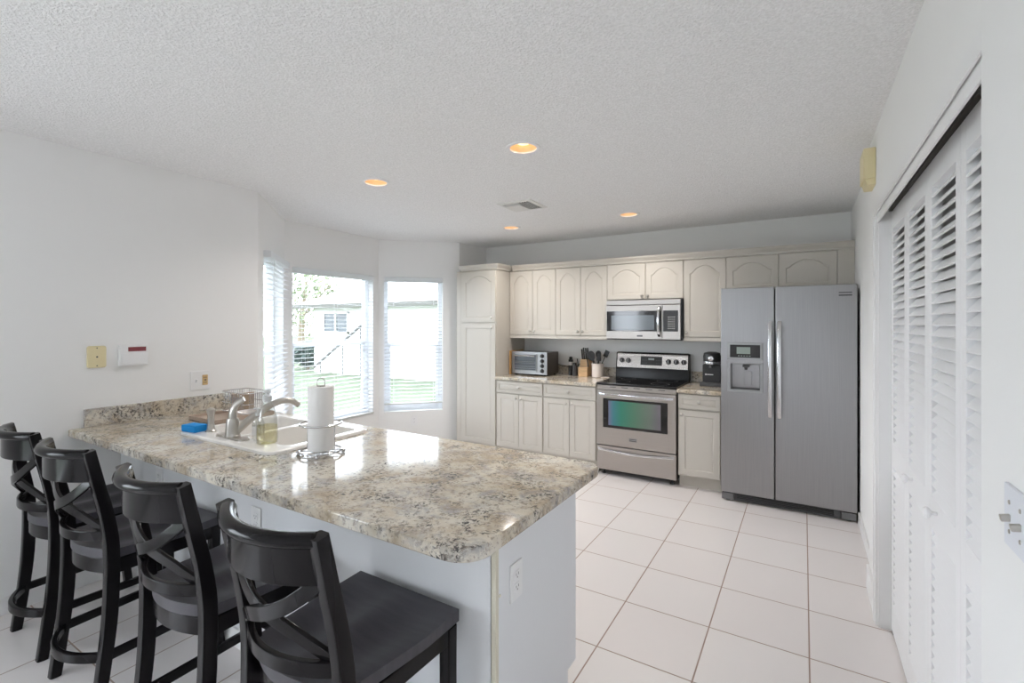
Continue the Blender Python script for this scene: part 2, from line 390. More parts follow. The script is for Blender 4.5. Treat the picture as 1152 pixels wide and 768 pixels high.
m = MB(); m.box(XCL, XCL+0.10, OC1, 3.27, 0, ZC); m.box(XCL, XCL+0.10, 1.16, OC0, 0, ZC); m.box(XCL, XCL+0.10, OC0, OC1, 2.045, ZC)
m.box(1.0, 1.1, 1.16, 3.27, 0, ZC); m.box(XCL+0.1, 1.1, 1.06, 1.16, 0, ZC); m.box(XCL+0.1, 1.0, 3.20, 3.27, 0, ZC)
struct(m.build('wall_right_closet', M['wall']))
YN = 1.165
m = MB(); m.box(XN, XN+0.10, -3.1, YN, 0, ZC, bev=0.004); struct(m.build('wall_right_near', M['wall']))
m = MB(); m.box(-3.6, 0.4, -3.1, -3.0, 0, ZC)
struct(m.build('wall_rear', M['wall']))

# baseboards
m = MB(); m.box(XL, XL+0.014, -3.0, 1.195, 0, 0.085, bev=0.003); struct(m.build('baseboard_left', M['trim']))
m = MB(); m.box(XCL-0.014, XCL, 2.99, 3.27, 0, 0.13, bev=0.003); m.box(XCL-0.014, XR, 3.27, 3.284, 0, 0.13, bev=0.003); struct(m.build('baseboard_right', M['trim']))
m = MB(); m.box(XR-0.012, XR, 3.29, 4.30, 0, 0.085, bev=0.003); struct(m.build('baseboard_kitchen', M['trim']))
for (p, q, nm) in ((P0, P1, 'baseboard_bay_left'), (P1, P2, 'baseboard_bay_middle'), (P2, P3, 'baseboard_bay_right')):
    xf, L = frame(p, q); m = MB(xf); m.box(0.0, L, -0.012, 0, 0, 0.085, bev=0.003); struct(m.build(nm, M['trim']))
# closet casing and jamb
m = MB(); cw = 0.055
m.box(XCL-0.014, XCL, OC1, OC1+cw, 0, OCZ+cw, bev=0.003); m.box(XCL-0.008, XCL-0.001, YN, OC1+.01, OCZ, 2.05, bev=0.002)
m.box(XCL-0.019, XCL-0.012, OC1+cw-0.018, OC1+cw, 0, OCZ+cw, bev=0.002); m.box(XCL-0.019, XCL-0.012, YN, OC1+cw, OCZ+cw-0.018, OCZ+cw, bev=0.002)
m.box(XCL-0.002, XCL+0.10, OC1-0.012, OC1, 0, 2.045)
struct(m.build('trim_1', M['trim']))
m = MB(); m.box(XCL+0.035, XCL+0.075, OC0, OC1-0.012, 1.992, 2.044); struct(m.build('trim_2', mat('track_metal', (0.05, 0.045, 0.04), 0.6)))

# ------------------------------------------------------------------ windows and blinds
def make_window(n, xf, o, midz):
    s0, s1, z0, z1 = o; e = thing('window_%d' % n, '', '', (0, 0, 0)); del e['label']; del e['category']
    e.matrix_world = xf @ Matrix.Translation((s0, 0, z0)); bpy.context.view_layer.update()
    e.location = (xf @ Vector((s0, 0.0, z0))); e.rotation_euler = (0, 0, math.atan2(xf[1][0], xf[0][0])); struct(e)
    W, H = s1-s0, z1-z0; fw = 0.045
    def part(m, name, mt):
        ob = m.build(name, mt, None); ob.parent = e; return ob
    m = MB(); m.keep = True
    for (a, b_, c, d) in ((0, fw, 0, H), (W-fw, W, 0, H), (fw, W-fw, 0, fw), (fw, W-fw, H-fw, H)): m.box(a, b_, 0.075, 0.135, c, d, bev=0.003)
    part(m, 'window_frame', M['vinyl'])
    zm = midz-z0
    m = MB(); m.keep = True
    m.box(fw, W-fw, 0.08, 0.115, zm-0.025, zm+0.025, bev=0.003); m.box(fw, fw+0.03, 0.08, 0.115, fw, zm, bev=0.003); m.box(W-fw-0.03, W-fw, 0.08, 0.115, fw, zm, bev=0.003); m.box(fw, W-fw, 0.08, 0.115, fw, fw+0.035, bev=0.003)
    part(m, 'lower_sash', M['vinyl'])
    m = MB(); m.keep = True; m.box(fw, W-fw, 0.112, 0.116, zm+0.02, H-fw); m.box(fw+0.03, W-fw-0.03, 0.096, 0.100, fw+0.03, zm-0.02)
    part(m, 'window_pane', M['glass'])
    m = MB(); m.keep = True; m.box(0.0, W, 0.0, 0.075, -0.004, 0.012, bev=0.003); part(m, 'window_sill', M['trim'])
    return e
def make_blind(xf, o, label, zb, wand_s, out):
    s0, s1, z0, z1 = o; e = thing('window_blind', label, 'blind', xf @ Vector((s0, 0, z0)), math.atan2(xf[1][0], xf[0][0]), 'slatted blinds in the bay windows')
    W = s1-s0; H = z1-z0; y = -out+0.025
    def part(m, name, mt):
        m.keep = True; ob = m.build(name, mt, None); ob.parent = e; return ob
    m = MB(); m.box(-0.01, W+0.01, -out, 0.03-out+0.025, H-0.05, H+0.005, bev=0.004) if out > 0.03 else m.box(0.003, W-0.003, -out, 0.055-out, H-0.055, H-0.002, bev=0.004)
    part(m, 'headrail', M['blind'])
    zt = H-0.065; zbot = zb-z0; n = int((zt-zbot)/0.0415)
    m = MB(); tilt = math.radians(4)
    for i in range(n):
        z = zt-(i+0.5)*(zt-zbot-0.02)/n; rings = []
        for k in range(4):
            u = -0.024+0.048*k/3; zz = z+u*math.sin(tilt)+0.0018*(1-(u/0.024)**2)
            rings.append([(0.006, y+u, zz), (W-0.006, y+u, zz), (W-0.006, y+u, zz-0.0022), (0.006, y+u, zz-0.0022)])
        m.loops(rings)
    part(m, 'slats', M['blind'])
    m = MB(); m.box(0.004, W-0.004, y-0.025, y+0.025, zbot-0.012, zbot+0.004, bev=0.003); part(m, 'bottom_rail', M['bottomrail'])
    m = MB()
    for f in ((0.16, 0.84) if W < 0.9 else (0.12, 0.5, 0.88)):
        for dy in (-0.0255, 0.0255): m.tube([(W*f, y+dy, zbot), (W*f, y+dy, H-0.05)], 0.0009, 5)
    part(m, 'ladder_cord', M['blind'])
    m = MB(); ws = wand_s*W; m.tube([(ws, y-0.032, H-0.06), (ws, y-0.034, zbot+0.10)], 0.0016, 6); m.lathe([(0.003, -0.018), (0.006, -0.012), (0.005, 0.0), (0.002, 0.004)], (ws, y-0.034, zbot+0.10), seg=10)
    part(m, 'pull_cord', M['bottomrail'])
    return e
make_window(1, xfA, WA, 1.21); make_window(2, xfB, WB, 1.25); make_window(3, xfC, WC, 1.21)
make_blind(xfA, WA, 'open white slatted blind on the narrow window nearest the left wall', 0.46, 0.1, 0.055)
make_blind(xfB, WB, 'open white slatted blind on the wide middle bay window, pulled down to the sill', 0.46, 0.14, 0.02)
make_blind(xfC, WC, 'open white slatted blind beside the pantry, stopping short of the sill', 0.535, 0.93, 0.02)

# ------------------------------------------------------------------ outside
m = MB(); m.keep = True; m.box(-60, 40, -40, 60, -0.35, -0.15); struct(m.build('lawn', M['lawn']))
hs = thing('neighbor_house', 'white stucco house with a low pale roof standing across the lawn', 'house', (-9, 12.5, -0.15))
m = MB(); m.box(-14.1, -3.0, 10.3, 15, -0.15, 2.0); m.build('wall', M['stucco'], hs)
m = MB(); m.loops([[(-14.6, 9.8, 2.08), (-2.5, 9.8, 2.08), (-2.5, 15.5, 2.08), (-14.6, 15.5, 2.08)], [(-12.2, 12.4, 3.2), (-4.9, 12.4, 3.2), (-4.9, 12.9, 3.2), (-12.2, 12.9, 3.2)]]); m.build('roof', M['roof'], hs)
m = MB(); m.box(-14.6, -2.5, 9.8, 9.86, 1.96, 2.09); m.box(-14.6, -2.5, 9.86, 10.3, 2.0, 2.06); m.build('fascia', M['fascia'], hs)
for (wx0, wx1) in ((-13.6, -12.35),):
    m = MB()
    for (a, b_, c, d) in ((wx0, wx0+.06, 1.15, 1.85), (wx1-.06, wx1, 1.15, 1.85), (wx0, wx1, 1.15, 1.21), (wx0, wx1, 1.79, 1.85), ((wx0+wx1)/2-.03, (wx0+wx1)/2+.03, 1.15, 1.85)): m.box(a, b_, 10.24, 10.31, c, d)
    f = m.build('window', M['stucco'], hs); m = MB(); m.box(wx0+.05, wx1-.05, 10.27, 10.29, 1.2, 1.8); m.build('pane', M['housepane'], f)
rl = thing('stair_handrail', 'grey sloping handrail on posts in front of the white house', 'handrail', (-13, 10.0, -0.15))
m = MB(); m.tube([(-13.7, 10.0, 0.05), (-11.4, 10.0, 1.45)], 0.045, 8); m.build('rail', M['rail'], rl)
for px, pz in ((-13.4, 0.25), (-12.3, 0.9), (-11.5, 1.4)):
    m = MB(); m.tube([(px, 10.0, -0.15), (px, 10.0, pz)], 0.025, 8); m.build('post', M['rail'], rl)
def foliage(name, center, rad, n, size, mt, parent):
    m = MB(); bm = m.bm
    for i in range(n):
        v = Vector((random.gauss(0, 1), random.gauss(0, 1), random.gauss(0, 1))).normalized()*(random.random()**0.35)
        p = Vector(center)+Vector((v.x*rad[0], v.y*rad[1], v.z*rad[2]))
        a = Vector((random.gauss(0, 1), random.gauss(0, 1), random.gauss(0, 1))).normalized(); t = a.orthogonal().normalized(); u = a.cross(t)
        s = size*random.uniform(.6, 1.3)
        bm.faces.new([bm.verts.new(p+q) for q in (t*s, t*0.1*s+u*s*.45, -t*s, t*0.1*s-u*s*.45)])
    return m.build(name, mt, parent, smooth=False)
tr = thing('tree', 'leafy tree at the left edge of the view through the middle bay window', 'tree', (-23.1, 16, -0.15))
m = MB(); m.tube([(-23.1, 16, -0.15), (-23.05, 16.05, 1.2), (-22.9, 16, 2.2), (-22.8, 16.2, 3.8)], [0.2, 0.17, 0.13, 0.05], 10); m.tube([(-23, 16, 1.8), (-22.2, 16.6, 3.0), (-21.6, 17, 3.8)], [0.09, 0.06, 0.02], 8); m.build('trunk', M['bark'], tr)
foliage('foliage', (-22.9, 16.1, 2.9), (2.0, 2.0, 2.3), 1100, 0.15, M['leaf'], tr)
hd = thing('shrub', 'dark green shrub low beside the white house', 'shrub', (-15.0, 10.7, -0.15))
m = MB(); m.tube([(-15.0, 10.7, -0.15), (-15.0, 10.7, 0.3)], 0.05, 8); m.build('stem', M['bark'], hd)
foliage('foliage', (-15.0, 10.7, 0.38), (0.5, 0.5, 0.45), 800, 0.09, M['hedge'], hd)

# ------------------------------------------------------------------ cabinets
def arch_outline(x0, x1, z0, z1, h, n=14):
    """points of a door panel outline in XZ; h is the height of the arch (0 = plain rectangle)."""
    pts = [(x0, z0), (x1, z0)]
    for k in range(n+1):
        t = 1-2*k/n
        bmp = math.cos(PI/2*min(1, abs(t)/0.88))**0.8 if h else 0
        pts.append(((x0+x1)/2+t*(x1-x0)/2, z1-h+h*bmp))
    return pts
def door_mesh(m, x0, x1, z0, z1, yf, h=0.0, fr=0.052, th=0.019):
    n = 14
    def rect(i, y):
        a = arch_outline(x0+i, x1-i, z0+i, z1-i, 0, n); return [(p[0], y, p[1]) for p in a]
    def arch(i, y): return [(p[0], y, p[1]) for p in arch_outline(x0+i, x1-i, z0+i, z1-i*1.0, h, n)]
    f2 = min(fr, (x1-x0)*0.24, (z1-z0)*0.26)
    k = min(1.0, f2/0.05)
    m.loops([rect(0, yf+th), rect(0, yf+0.003), rect(0.003, yf), arch(f2, yf), arch(f2+0.006*k, yf+0.006), arch(f2+0.012*k, yf+0.006), arch(f2+0.030*k, yf+0.001)])
def knob(parent, x, z, yf):
    m = MB(); m.lathe([(0.006, 0), (0.005, 0.012), (0.013, 0.018), (0.015, 0.024), (0.011, 0.029), (0.003, 0.031)], (x, yf, z), '-Y', 16); m.build('knob', M['nickel'], parent)
G = 0.0018
def door(par, x0, x1, z0, z1, yf, kx, kz, h=0.0, nm='door'):
    m = MB(); door_mesh(m, x0+G, x1-G, z0+G, z1-G, yf, h); d = m.build(nm, M['cab'], par, angle=25)
    knob(d, kx, kz, yf); return d
YU = 4.70; YC = 4.415
def upper(name, label, x0, x1, z0, z1, splits, hand, h, rail=True, kz=0.045):
    t = thing(name, label, 'cabinet', ((x0+x1)/2, (YU+YB)/2, z0), 0, 'cream wall cabinets')
    m = MB(); m.box(x0, x1, YU+0.02, YB, z0+(0.035 if rail else 0), z1); m.build('body', M['cab'], t)
    if rail:
        m = MB(); m.box(x0, x1, YU+0.004, YU+0.022, z0, z0+0.035, bev=0.003); m.build('light_rail', M['cab'], t)
    zz = z0+(0.038 if rail else 0.0)
    for (a, b_), s in zip(splits, hand):
        door(t, a, b_, zz, z1-0.004, YU, (b_-0.028 if s > 0 else a+0.028), zz+kz, h)
    return t
ZU0, ZU1 = 1.295, 2.062
upper('wall_cabinet', 'narrow double cream wall cabinet next to the pantry, above the toaster oven', -2.90, -2.311, ZU0, ZU1, [(-2.90, -2.599), (-2.599, -2.311)], (1, -1), 0.075)
upper('wall_cabinet', 'double cream wall cabinet above the knife block, left of the microwave', -2.311, -1.723, ZU0, ZU1, [(-2.311, -2.018), (-2.018, -1.723)], (1, -1), 0.075)
upper('wall_cabinet', 'short double cream wall cabinet directly above the microwave', -1.723, -0.969, 1.70, ZU1, [(-1.723, -1.33), (-1.33, -0.969)], (1, -1), 0.07, False, 0.03)
upper('wall_cabinet', 'single door cream wall cabinet between microwave and refrigerator', -0.969, -0.598, ZU0, ZU1, [(-0.969, -0.598)], (-1,), 0.075)
tf = upper('wall_cabinet', 'short double cream wall cabinet above the refrigerator', -0.598, 0.234, 1.745, ZU1, [(-0.598, -0.183), (-0.183, 0.234)], (1, -1), 0.07, False, 0.018)
m = MB(); m.box(0.236, XR-0.002, YU+0.004, YU+0.024, 1.76, ZU1, bev=0.002); m.build('filler_strip', M['cab'], tf)
# crown along the wall cabinets
def crown_profile(d0):  # (offset to the front, z)
    return [(0.0, ZU1), (-0.012, ZU1+0.002), (-0.014, ZU1+0.02), (-0.034, ZU1+0.048), (-0.038, ZU1+0.064), (0.0, ZU1+0.066)]
m = MB(); m.loops([[(x, YU+0.012+d, z) for d, z in crown_profile(0)] for x in (-2.862, XR-0.002)])
tag(m.build('crown_molding', M['cab'], angle=20), 'long cream crown molding along the top of the wall cabinets', 'molding')
# pantry
pt = thing('pantry_cabinet', 'tall cream pantry cabinet beside the bay window', 'cabinet', (-3.13, 4.74, 0))
m = MB(); m.box(-3.40, -2.905, YC+0.02, YB-.002, 0.10, ZU1); m.box(-3.40, -2.905, YC+0.07, YB-.002, 0, 0.10); m.build('body', M['cab'], pt)
m = MB(); m.box(-3.465, -3.402, YC+0.022, YC+0.042, 0.0, ZU1); m.build('filler_strip', M['cab'], pt)
door(pt, -3.375, -2.91, 1.475, ZU1-0.006, YC, -2.955, 1.475+0.05, 0.07); door(pt, -3.375, -2.91, 0.115, 1.465, YC, -2.955, 1.465-0.05, 0.0)
m = MB()
def off(dd): return [(-3.40-dd*0.4, YC+0.02-dd), (-2.905+dd, YC+0.02-dd), (-2.905+dd, YB-0.002), (-3.40-dd*0.4, YB-0.002)]
m.loops([[(x, y, z) for x, y in off(-d)] for d, z in crown_profile(0)]); m.build('crown', M['cab'], pt, angle=20)
# base cabinets
ZT = 0.845
def base(label, x0, x1, doors, kn, grp='cream base cabinets'):
    t = thing('base_cabinet', label, 'cabinet', ((x0+x1)/2, 4.74, 0), 0, grp)
    m = MB(); m.box(x0, x1, YC+0.02, YB, 0.105, ZT); m.box(x0, x1, YC+0.075, YB, 0, 0.105); m.build('body', M['cab'], t)
    m = MB(); door_mesh(m, x0+0.006, x1-0.006, 0.705, ZT-0.012, YC, 0.0, 0.036); d = m.build('drawer', M['cab'], t, angle=25); knob(d, (x0+x1)/2, (0.705+ZT-0.012)/2, YC)
    for (a, b_), s in zip(doors, kn): door(t, a, b_, 0.118, 0.697, YC, (b_-0.03 if s > 0 else a+0.03), 0.697-0.045, 0.0)
    return t
base('cream base cabinet under the toaster oven, next to the pantry', -2.90, -2.317, [(-2.894, -2.61), (-2.61, -2.323)], (1, -1))
base('cream base cabinet under the knife block, left of the range', -2.317, -1.73, [(-2.311, -2.018), (-2.018, -1.736)], (1, -1))
base('single door cream base cabinet between range and refrigerator', -0.96, -0.60, [(-0.954, -0.606)], (-1,))
# back countertops
ZK = 0.88
def slab(m, x0, x1, y0, y1, r, z0, z1, hole=None):
    """granite slab with eased edges; hole = outline left open (for the sink)."""
    e = 0.007
    def ring(i, z):
        rs = [max(q-i, 0.0005) for q in r]; return [(x, y, z) for x, y in rrect(x0+i, x1-i, y0+i, y1-i, rs)]
    rings = [ring(e, z0), ring(e*.3, z0+e*.3), ring(0, z0+e), ring(0, z1-e), ring(e*.3, z1-e*.3), ring(e, z1)]
    if not hole: m.loops(rings); return
    m.loops(rings, False, False); m.loops([[(x, y, z0) for x, y in hole], [(x, y, z1) for x, y in hole]], False, False)
    for zz, up in ((z0, False), (z1, True)):
        b = bmesh.new(); ed = ring_edges(b, ring(e, zz)); ed += ring_edges(b, [(x, y, zz) for x, y in hole])
        bmesh.ops.triangle_fill(b, edges=ed, use_beauty=True)
        for f in b.faces:
            f.normal_update()
            if (f.normal.z > 0) != up: f.normal_flip()
        m._merge(b)
m = MB(); slab(m, -2.90, -1.728, YC-0.028, YB-0.001, [.003]*4, ZT, ZK)
c1 = tag(m.build('countertop', M['granite']), 'granite countertop left of the range, holding the toaster oven', 'countertop', 'granite counters on the back wall')
m = MB(); m.box(-2.90, -1.728, YB-0.022, YB-0.001, ZK, ZK+0.10, bev=0.002); tag(m.build('backsplash', M['granite']), 'low granite backsplash strip behind the toaster oven and knife block', 'backsplash')
m = MB(); slab(m, -0.962, -0.592, YC-0.028, YB-0.001, [.003]*4, ZT, ZK)
tag(m.build('countertop', M['granite']), 'short granite countertop between range and refrigerator, under the coffee machine', 'countertop', 'granite counters on the back wall')
m = MB(); m.box(-0.962, -0.592, YB-0.022, YB-0.001, ZK, ZK+0.10, bev=0.002); tag(m.build('backsplash', M['granite']), 'low granite backsplash strip behind the coffee machine', 'backsplash')

# ------------------------------------------------------------------ refrigerator
fr = thing('refrigerator', 'large stainless steel side by side refrigerator with ice and water dispenser', 'refrigerator', (-0.126, 4.65, 0))
FX0, FX1, FY, FZ0, FZ1 = -0.585, 0.335, 4.28, 0.075, 1.75; FS = -0.193
m = MB(); m.box(FX0+0.01, FX1-0.01, FY+0.075, 5.03, 0.02, FZ1-0.015, bev=0.004); m.build('cabinet_body', M['darkgrey'], fr)
m = MB(); m.box(FS+0.004, FX1, FY, FY+0.068, FZ0, FZ1, bev=0.006); rd = m.build('right_door', M['steel'], fr)
DX0, DX1, DZ0, DZ1 = -0.535, -0.275, 0.905, 1.305
m = MB()
def rc(x0, x1, z0, z1, y): return [(x0, y, z0), (x1, y, z0), (x1, y, z1), (x0, y, z1)]
A0, A1 = FX0, FS-0.004
m.loops([rc(A0, A1, FZ0, FZ1, FY+0.068), rc(A0, A1, FZ0, FZ1, FY+0.006), rc(A0+.002, A1-.002, FZ0+.002, FZ1-.002, FY+0.002), rc(A0+.006, A1-.006, FZ0+.006, FZ1-.006, FY), rc(DX0+.02, DX1-.02, DZ0+.015, 1.135, FY), rc(DX0+.03, DX1-.03, DZ0+.03, 1.125, FY+0.062)])
ld = m.build('left_door', M['steel'], fr)
dp = MB(); dp.loops([rc(DX0, DX1, DZ0, DZ1, FY), rc(DX0+.003, DX1-.003, DZ0+.003, DZ1-.003, FY-0.006), rc(DX0+.022, DX1-.022, DZ0+.02, 1.133, FY-0.006), rc(DX0+.022, DX1-.022, DZ0+.02, 1.133, FY+0.02)], cap0=False, cap1=False)
dps = dp.build('dispenser_surround', mat('dispenser_grey', (0.36, 0.37, 0.38), 0.35, 0.5), fr)
m = MB(); m.box(DX0+.02, DX1-.02, FY-0.010, FY-0.004, 1.185, 1.288, bev=0.002); cp = m.build('control_panel', M['black'], dps)
m = MB(); m.box(-0.465, -0.365, FY-0.0115, FY-0.009, 1.215, 1.27); m.build('display', M['lcd'], dps)
m = MB()
for k in range(5): m.box(-0.455+k*0.02, -0.443+k*0.02, FY-0.0115, FY-0.009, 1.196, 1.202)
m.build('button', M['lcd'], dps)
m = MB(); m.box(DX0-.004, DX1+.004, FY-0.014, FY-0.004, 1.138, 1.172, bev=0.003); m.build('trim_bar', M['steel'], dps)
m = MB(); m.box(-0.425, -0.375, FY+0.012, FY+0.045, 1.105, 1.128, bev=0.004); m.lathe([(0.014, 0), (0.010, -0.02)], (-0.40, FY+0.028, 1.105), seg=12); m.build('nozzle', M['darkgrey'], dps)
m = MB(); m.box(-0.415, -0.36, FY+0.045, FY+0.055, 0.955, 1.07, bev=0.003); m.build('lever', M['steel'], dps)
m = MB(); m.box(DX0+.026, DX1-.026, FY+0.002, FY+0.058, DZ0+.021, DZ0+.030); m.build('drip_tray', M['darkgrey'], dps)
for x, dr in ((FS-0.032, ld), (FS+0.032, rd)):
    m = MB(); pts = []; n = 18
    for k in range(n+1):
        t = k/n; z = 0.725+t*0.75; yy = FY-0.012-0.048*math.sin(PI*min(1, max(0, t)))**0.35
        pts.append((x, yy, z))
    m.sweep(pts, 0.030, 0.018, (1, 0, 0), 0.007); m.build('handle', M['chrome'], dr)
m = MB(); m.box(FX0+0.01, FX1-0.01, FY+0.03, FY+0.09, 0.008, 0.07, bev=0.003); gr = m.build('base_grille', M['darkgrey'], fr)
m = MB()
for k in range(4): m.box(FX0+0.12, FX1-0.14, FY+0.024, FY+0.034, 0.02+k*0.012, 0.026+k*0.012)
m.build('grille_slats', M['black'], gr)
for x in (FX0+0.05, FX1-0.05):
    m = MB(); m.box(x-0.045, x+0.045, FY+0.015, FY+0.035, 0.012, 0.066, bev=0.004); m.lathe([(0.018, 0), (0.018, 0.035)], (x, FY+0.05, 0.0), seg=12)
    m.build('grille_end_cap', M['greymetal'], gr)
m = MB(); m.box(0.215, 0.31, FY-0.003, FY+0.001, 1.658, 1.70, bev=0.001); bd = m.build('badge', M['steel'], rd)
m = MB(); m.box(0.222, 0.303, FY-0.0045, FY-0.002, 1.685, 1.693); m.box(0.222, 0.303, FY-0.0045, FY-0.002, 1.664, 1.675); m.build('badge_lettering', M['darkgrey'], bd)

# ------------------------------------------------------------------ range
rg = thing('electric_range', 'stainless steel range with black glass cooktop and oven door window', 'range', (-1.344, 4.72, 0))
RX0, RX1, RY = -1.72, -0.970, 4.415
m = MB(); m.box(RX0, RX1, RY+0.035, 5.03, 0.05, 0.868, bev=0.003); m.build('body', M['black'], rg)
m = MB(); m.box(RX0-0.004, RX1+0.004, RY-0.012, 4.985, 0.868, 0.892, bev=0.005); ck = m.build('cooktop', M['blackglass'], rg)
for (cx, cy, r) in ((-1.54, 4.56, .10), (-1.15, 4.56, .085), (-1.54, 4.83, .075), (-1.15, 4.83, .10)):
    m = MB(); m.loops([[(cx+q*math.cos(2*PI*k/40), cy+q*math.sin(2*PI*k/40), z) for k in range(40)] for q, z in ((r, .892), (r, .8926), (r-.004, .8926), (r-.004, .892))], False, False)
    m.build('burner_ring', M['darkgrey'], ck)
m = MB(); m.box(RX0+.002, RX1-.002, RY-0.004, RY+0.04, 0.822, 0.866, bev=0.003)
fp = m.build('front_trim', M['steel2'], rg)
for k in range(5):
    m = MB(); m.box(RX0+.13+k*.115, RX0+.19+k*.115, RY-0.0055, RY-0.002, 0.850, 0.856); m.build('vent_slot', M['black'], fp)
m = MB(); m.box(RX0+.002, RX1-.002, RY-0.012, RY+0.036, 0.292, 0.818, bev=0.005); od = m.build('oven_door', M['steel2'], rg)
m = MB(); m.box(-1.655, -1.045, RY-0.0155, RY-0.008, 0.462, 0.742, bev=0.002); wn = m.build('door_window', M['blackglass'], od)
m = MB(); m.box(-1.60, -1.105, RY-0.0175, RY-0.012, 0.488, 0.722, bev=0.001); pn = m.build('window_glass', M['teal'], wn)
m = MB(); pts = [(RX0+0.03+t*(RX1-RX0-0.06), RY-0.016-0.042*math.sin(PI*t)**0.3, 0.782) for t in [k/20 for k in range(21)]]
m.sweep(pts, 0.028, 0.018, (0, 0, 1), 0.007); m.build('handle', M['chrome'], od)
m = MB(); m.box(-1.40, -1.325, RY-0.0145, RY-0.010, 0.352, 0.384, bev=0.001); bg_ = m.build('badge', M['steel'], od)
m = MB(); m.box(-1.395, -1.33, RY-0.0158, RY-0.013, 0.372, 0.378); m.box(-1.395, -1.33, RY-0.0158, RY-0.013, 0.357, 0.364); m.build('badge_lettering', M['darkgrey'], bg_)
m = MB(); m.box(RX0+.002, RX1-.002, RY-0.008, RY+0.036, 0.055, 0.284, bev=0.005); dw = m.build('storage_drawer', M['steel2'], rg)
m = MB(); pts = [(RX0+0.02+t*(RX1-RX0-0.04), RY-0.012-0.02*math.sin(PI*t)**0.5, 0.255-0.02*math.sin(PI*t)) for t in [k/16 for k in range(17)]]
m.sweep(pts, 0.022, 0.016, (0, 0, 1), 0.006); m.build('handle', M['chrome'], dw)
for x in (RX0+.05, RX1-.05):
    m = MB(); m.lathe([(0.02, 0), (0.02, .012), (0.012, .014), (0.012, .055)], (x, RY+.06, 0), seg=12); m.build('foot', M['black'], rg)
    m = MB(); m.lathe([(0.02, 0), (0.02, .012), (0.012, .014), (0.012, .055)], (x, 4.95, 0), seg=12); m.build('foot', M['black'], rg)
# backguard
m = MB(); m.loops([[(x, y, z) for y, z in ((4.955, .890), (5.04, .890), (5.04, 1.15), (5.0, 1.155), (4.985, 1.14), (4.962, 1.0))] for x in (RX0, RX1)]); bgd = m.build('backguard', M['backblack'], rg, angle=20)
def bgy(z): return 4.962+(z-1.0)*0.023/0.14
m = MB(); m.loops([[(x, y, z) for y, z in ((bgy(1.0)-.004, 1.0), (bgy(1.14)-.004, 1.142), (5.0, 1.160), (5.0, 1.15), (4.99, 1.0))] for x in (RX0+.012, RX1-.012)]); fc = m.build('control_face', M['steel3'], bgd, angle=20)
m = MB(); m.loops([[(x, y, z) for y, z in ((bgy(1.03)-.006, 1.03), (bgy(1.12)-.006, 1.12), (bgy(1.12)+.002, 1.12), (bgy(1.03)+.002, 1.03))] for x in (-1.455, -1.235)]); m.build('clock_panel', M['black'], bgd)
m = MB(); m.box(-1.375, -1.315, bgy(1.09)-.0085, bgy(1.09)-.005, 1.083, 1.103); m.build('clock_display', M['lcd'], bgd)
m = MB()
for i in range(3):
    for j in range(2): 
        for sx in (-1.44, -1.295): m.box(sx+i*.02, sx+.012+i*.02, bgy(1.05+j*.03)-.0075, bgy(1.05+j*.03)-.004, 1.047+j*.03, 1.053+j*.03)
m.build('panel_button', M['darkgrey'], bgd)
for x in (-1.655, -1.585, -1.17, -1.095, -1.02):
    z = 1.072; m = MB(); m.lathe([(0.026, 0), (0.026, .006), (0.021, .008), (0.019, .026), (0.016, .028)], (x, bgy(z)-.003, z), '-Y', 20); k = m.build('knob', M['black'], bgd)
    m = MB(); m.box(x-.003, x+.003, bgy(z)-.034, bgy(z)-.028, z-.016, z+.018); m.build('pointer', M['steel'], k)

# ------------------------------------------------------------------ microwave
mw = thing('microwave', 'stainless steel microwave mounted over the range under the wall cabinets', 'microwave', (-1.342, 4.86, 1.30))
MX0, MX1, MY, MZ0, MZ1 = -1.716, -0.973, 4.655, 1.30, 1.697
m = MB(); m.box(MX0, MX1, MY+0.02, YB-0.002, MZ0, MZ1, bev=0.003); m.build('body', M['black'], mw)
m = MB(); m.box(MX0+.002, MX1-.014, MY+.002, MY+.03, MZ1-.052, MZ1-.004, bev=0.004); tv = m.build('vent_trim', M['steel2'], mw)
XD = -1.155
m = MB(); m.box(MX0+.002, XD-.001, MY, MY+.03, MZ0+.008, MZ1-.056, bev=0.004); md = m.build('door', M['steel2'], mw)
m = MB(); m.box(MX0+.006, XD-.012, MY-.004, MY+.004, MZ0+.085, MZ0+.285, bev=0.002); gl = m.build('door_glass', M['blackglass'], md)
m = MB(); m.box(MX0+.055, XD-.075, MY-.006, MY-.001, MZ0+.10, MZ0+.242, bev=0.001); m.build('screen', M['screen'], gl)
m = MB(); m.box(XD+.001, MX1-.014, MY, MY+.03, MZ0+.008, MZ1-.056, bev=0.004); cp = m.build('control_side', M['steel2'], mw)
m = MB(); m.box(XD+.008, MX1-.036, MY-.004, MY+.004, MZ0+.085, MZ0+.285, bev=0.002); kp = m.build('keypad', M['blackglass'], cp)
m = MB()
for i in range(4):
    for j in range(6): m.box(XD+.055+i*.018, XD+.063+i*.018, MY-.006, MY-.003, MZ0+.11+j*.022, MZ0+.116+j*.022)
m.build('keypad_button', M['label'], kp)
m = MB(); pts = [(XD-.028, MY-0.006-0.04*math.sin(PI*t)**0.4, MZ0+.04+t*.285) for t in [k/16 for k in range(17)]]
m.sweep(pts, 0.026, 0.016, (1, 0, 0), 0.007); m.build('handle', M['chrome'], md)
m = MB(); m.box(-1.40, -1.345, MY-.002, MY+.002, MZ0+.032, MZ0+.048); m.build('badge', M['darkgrey'], md)

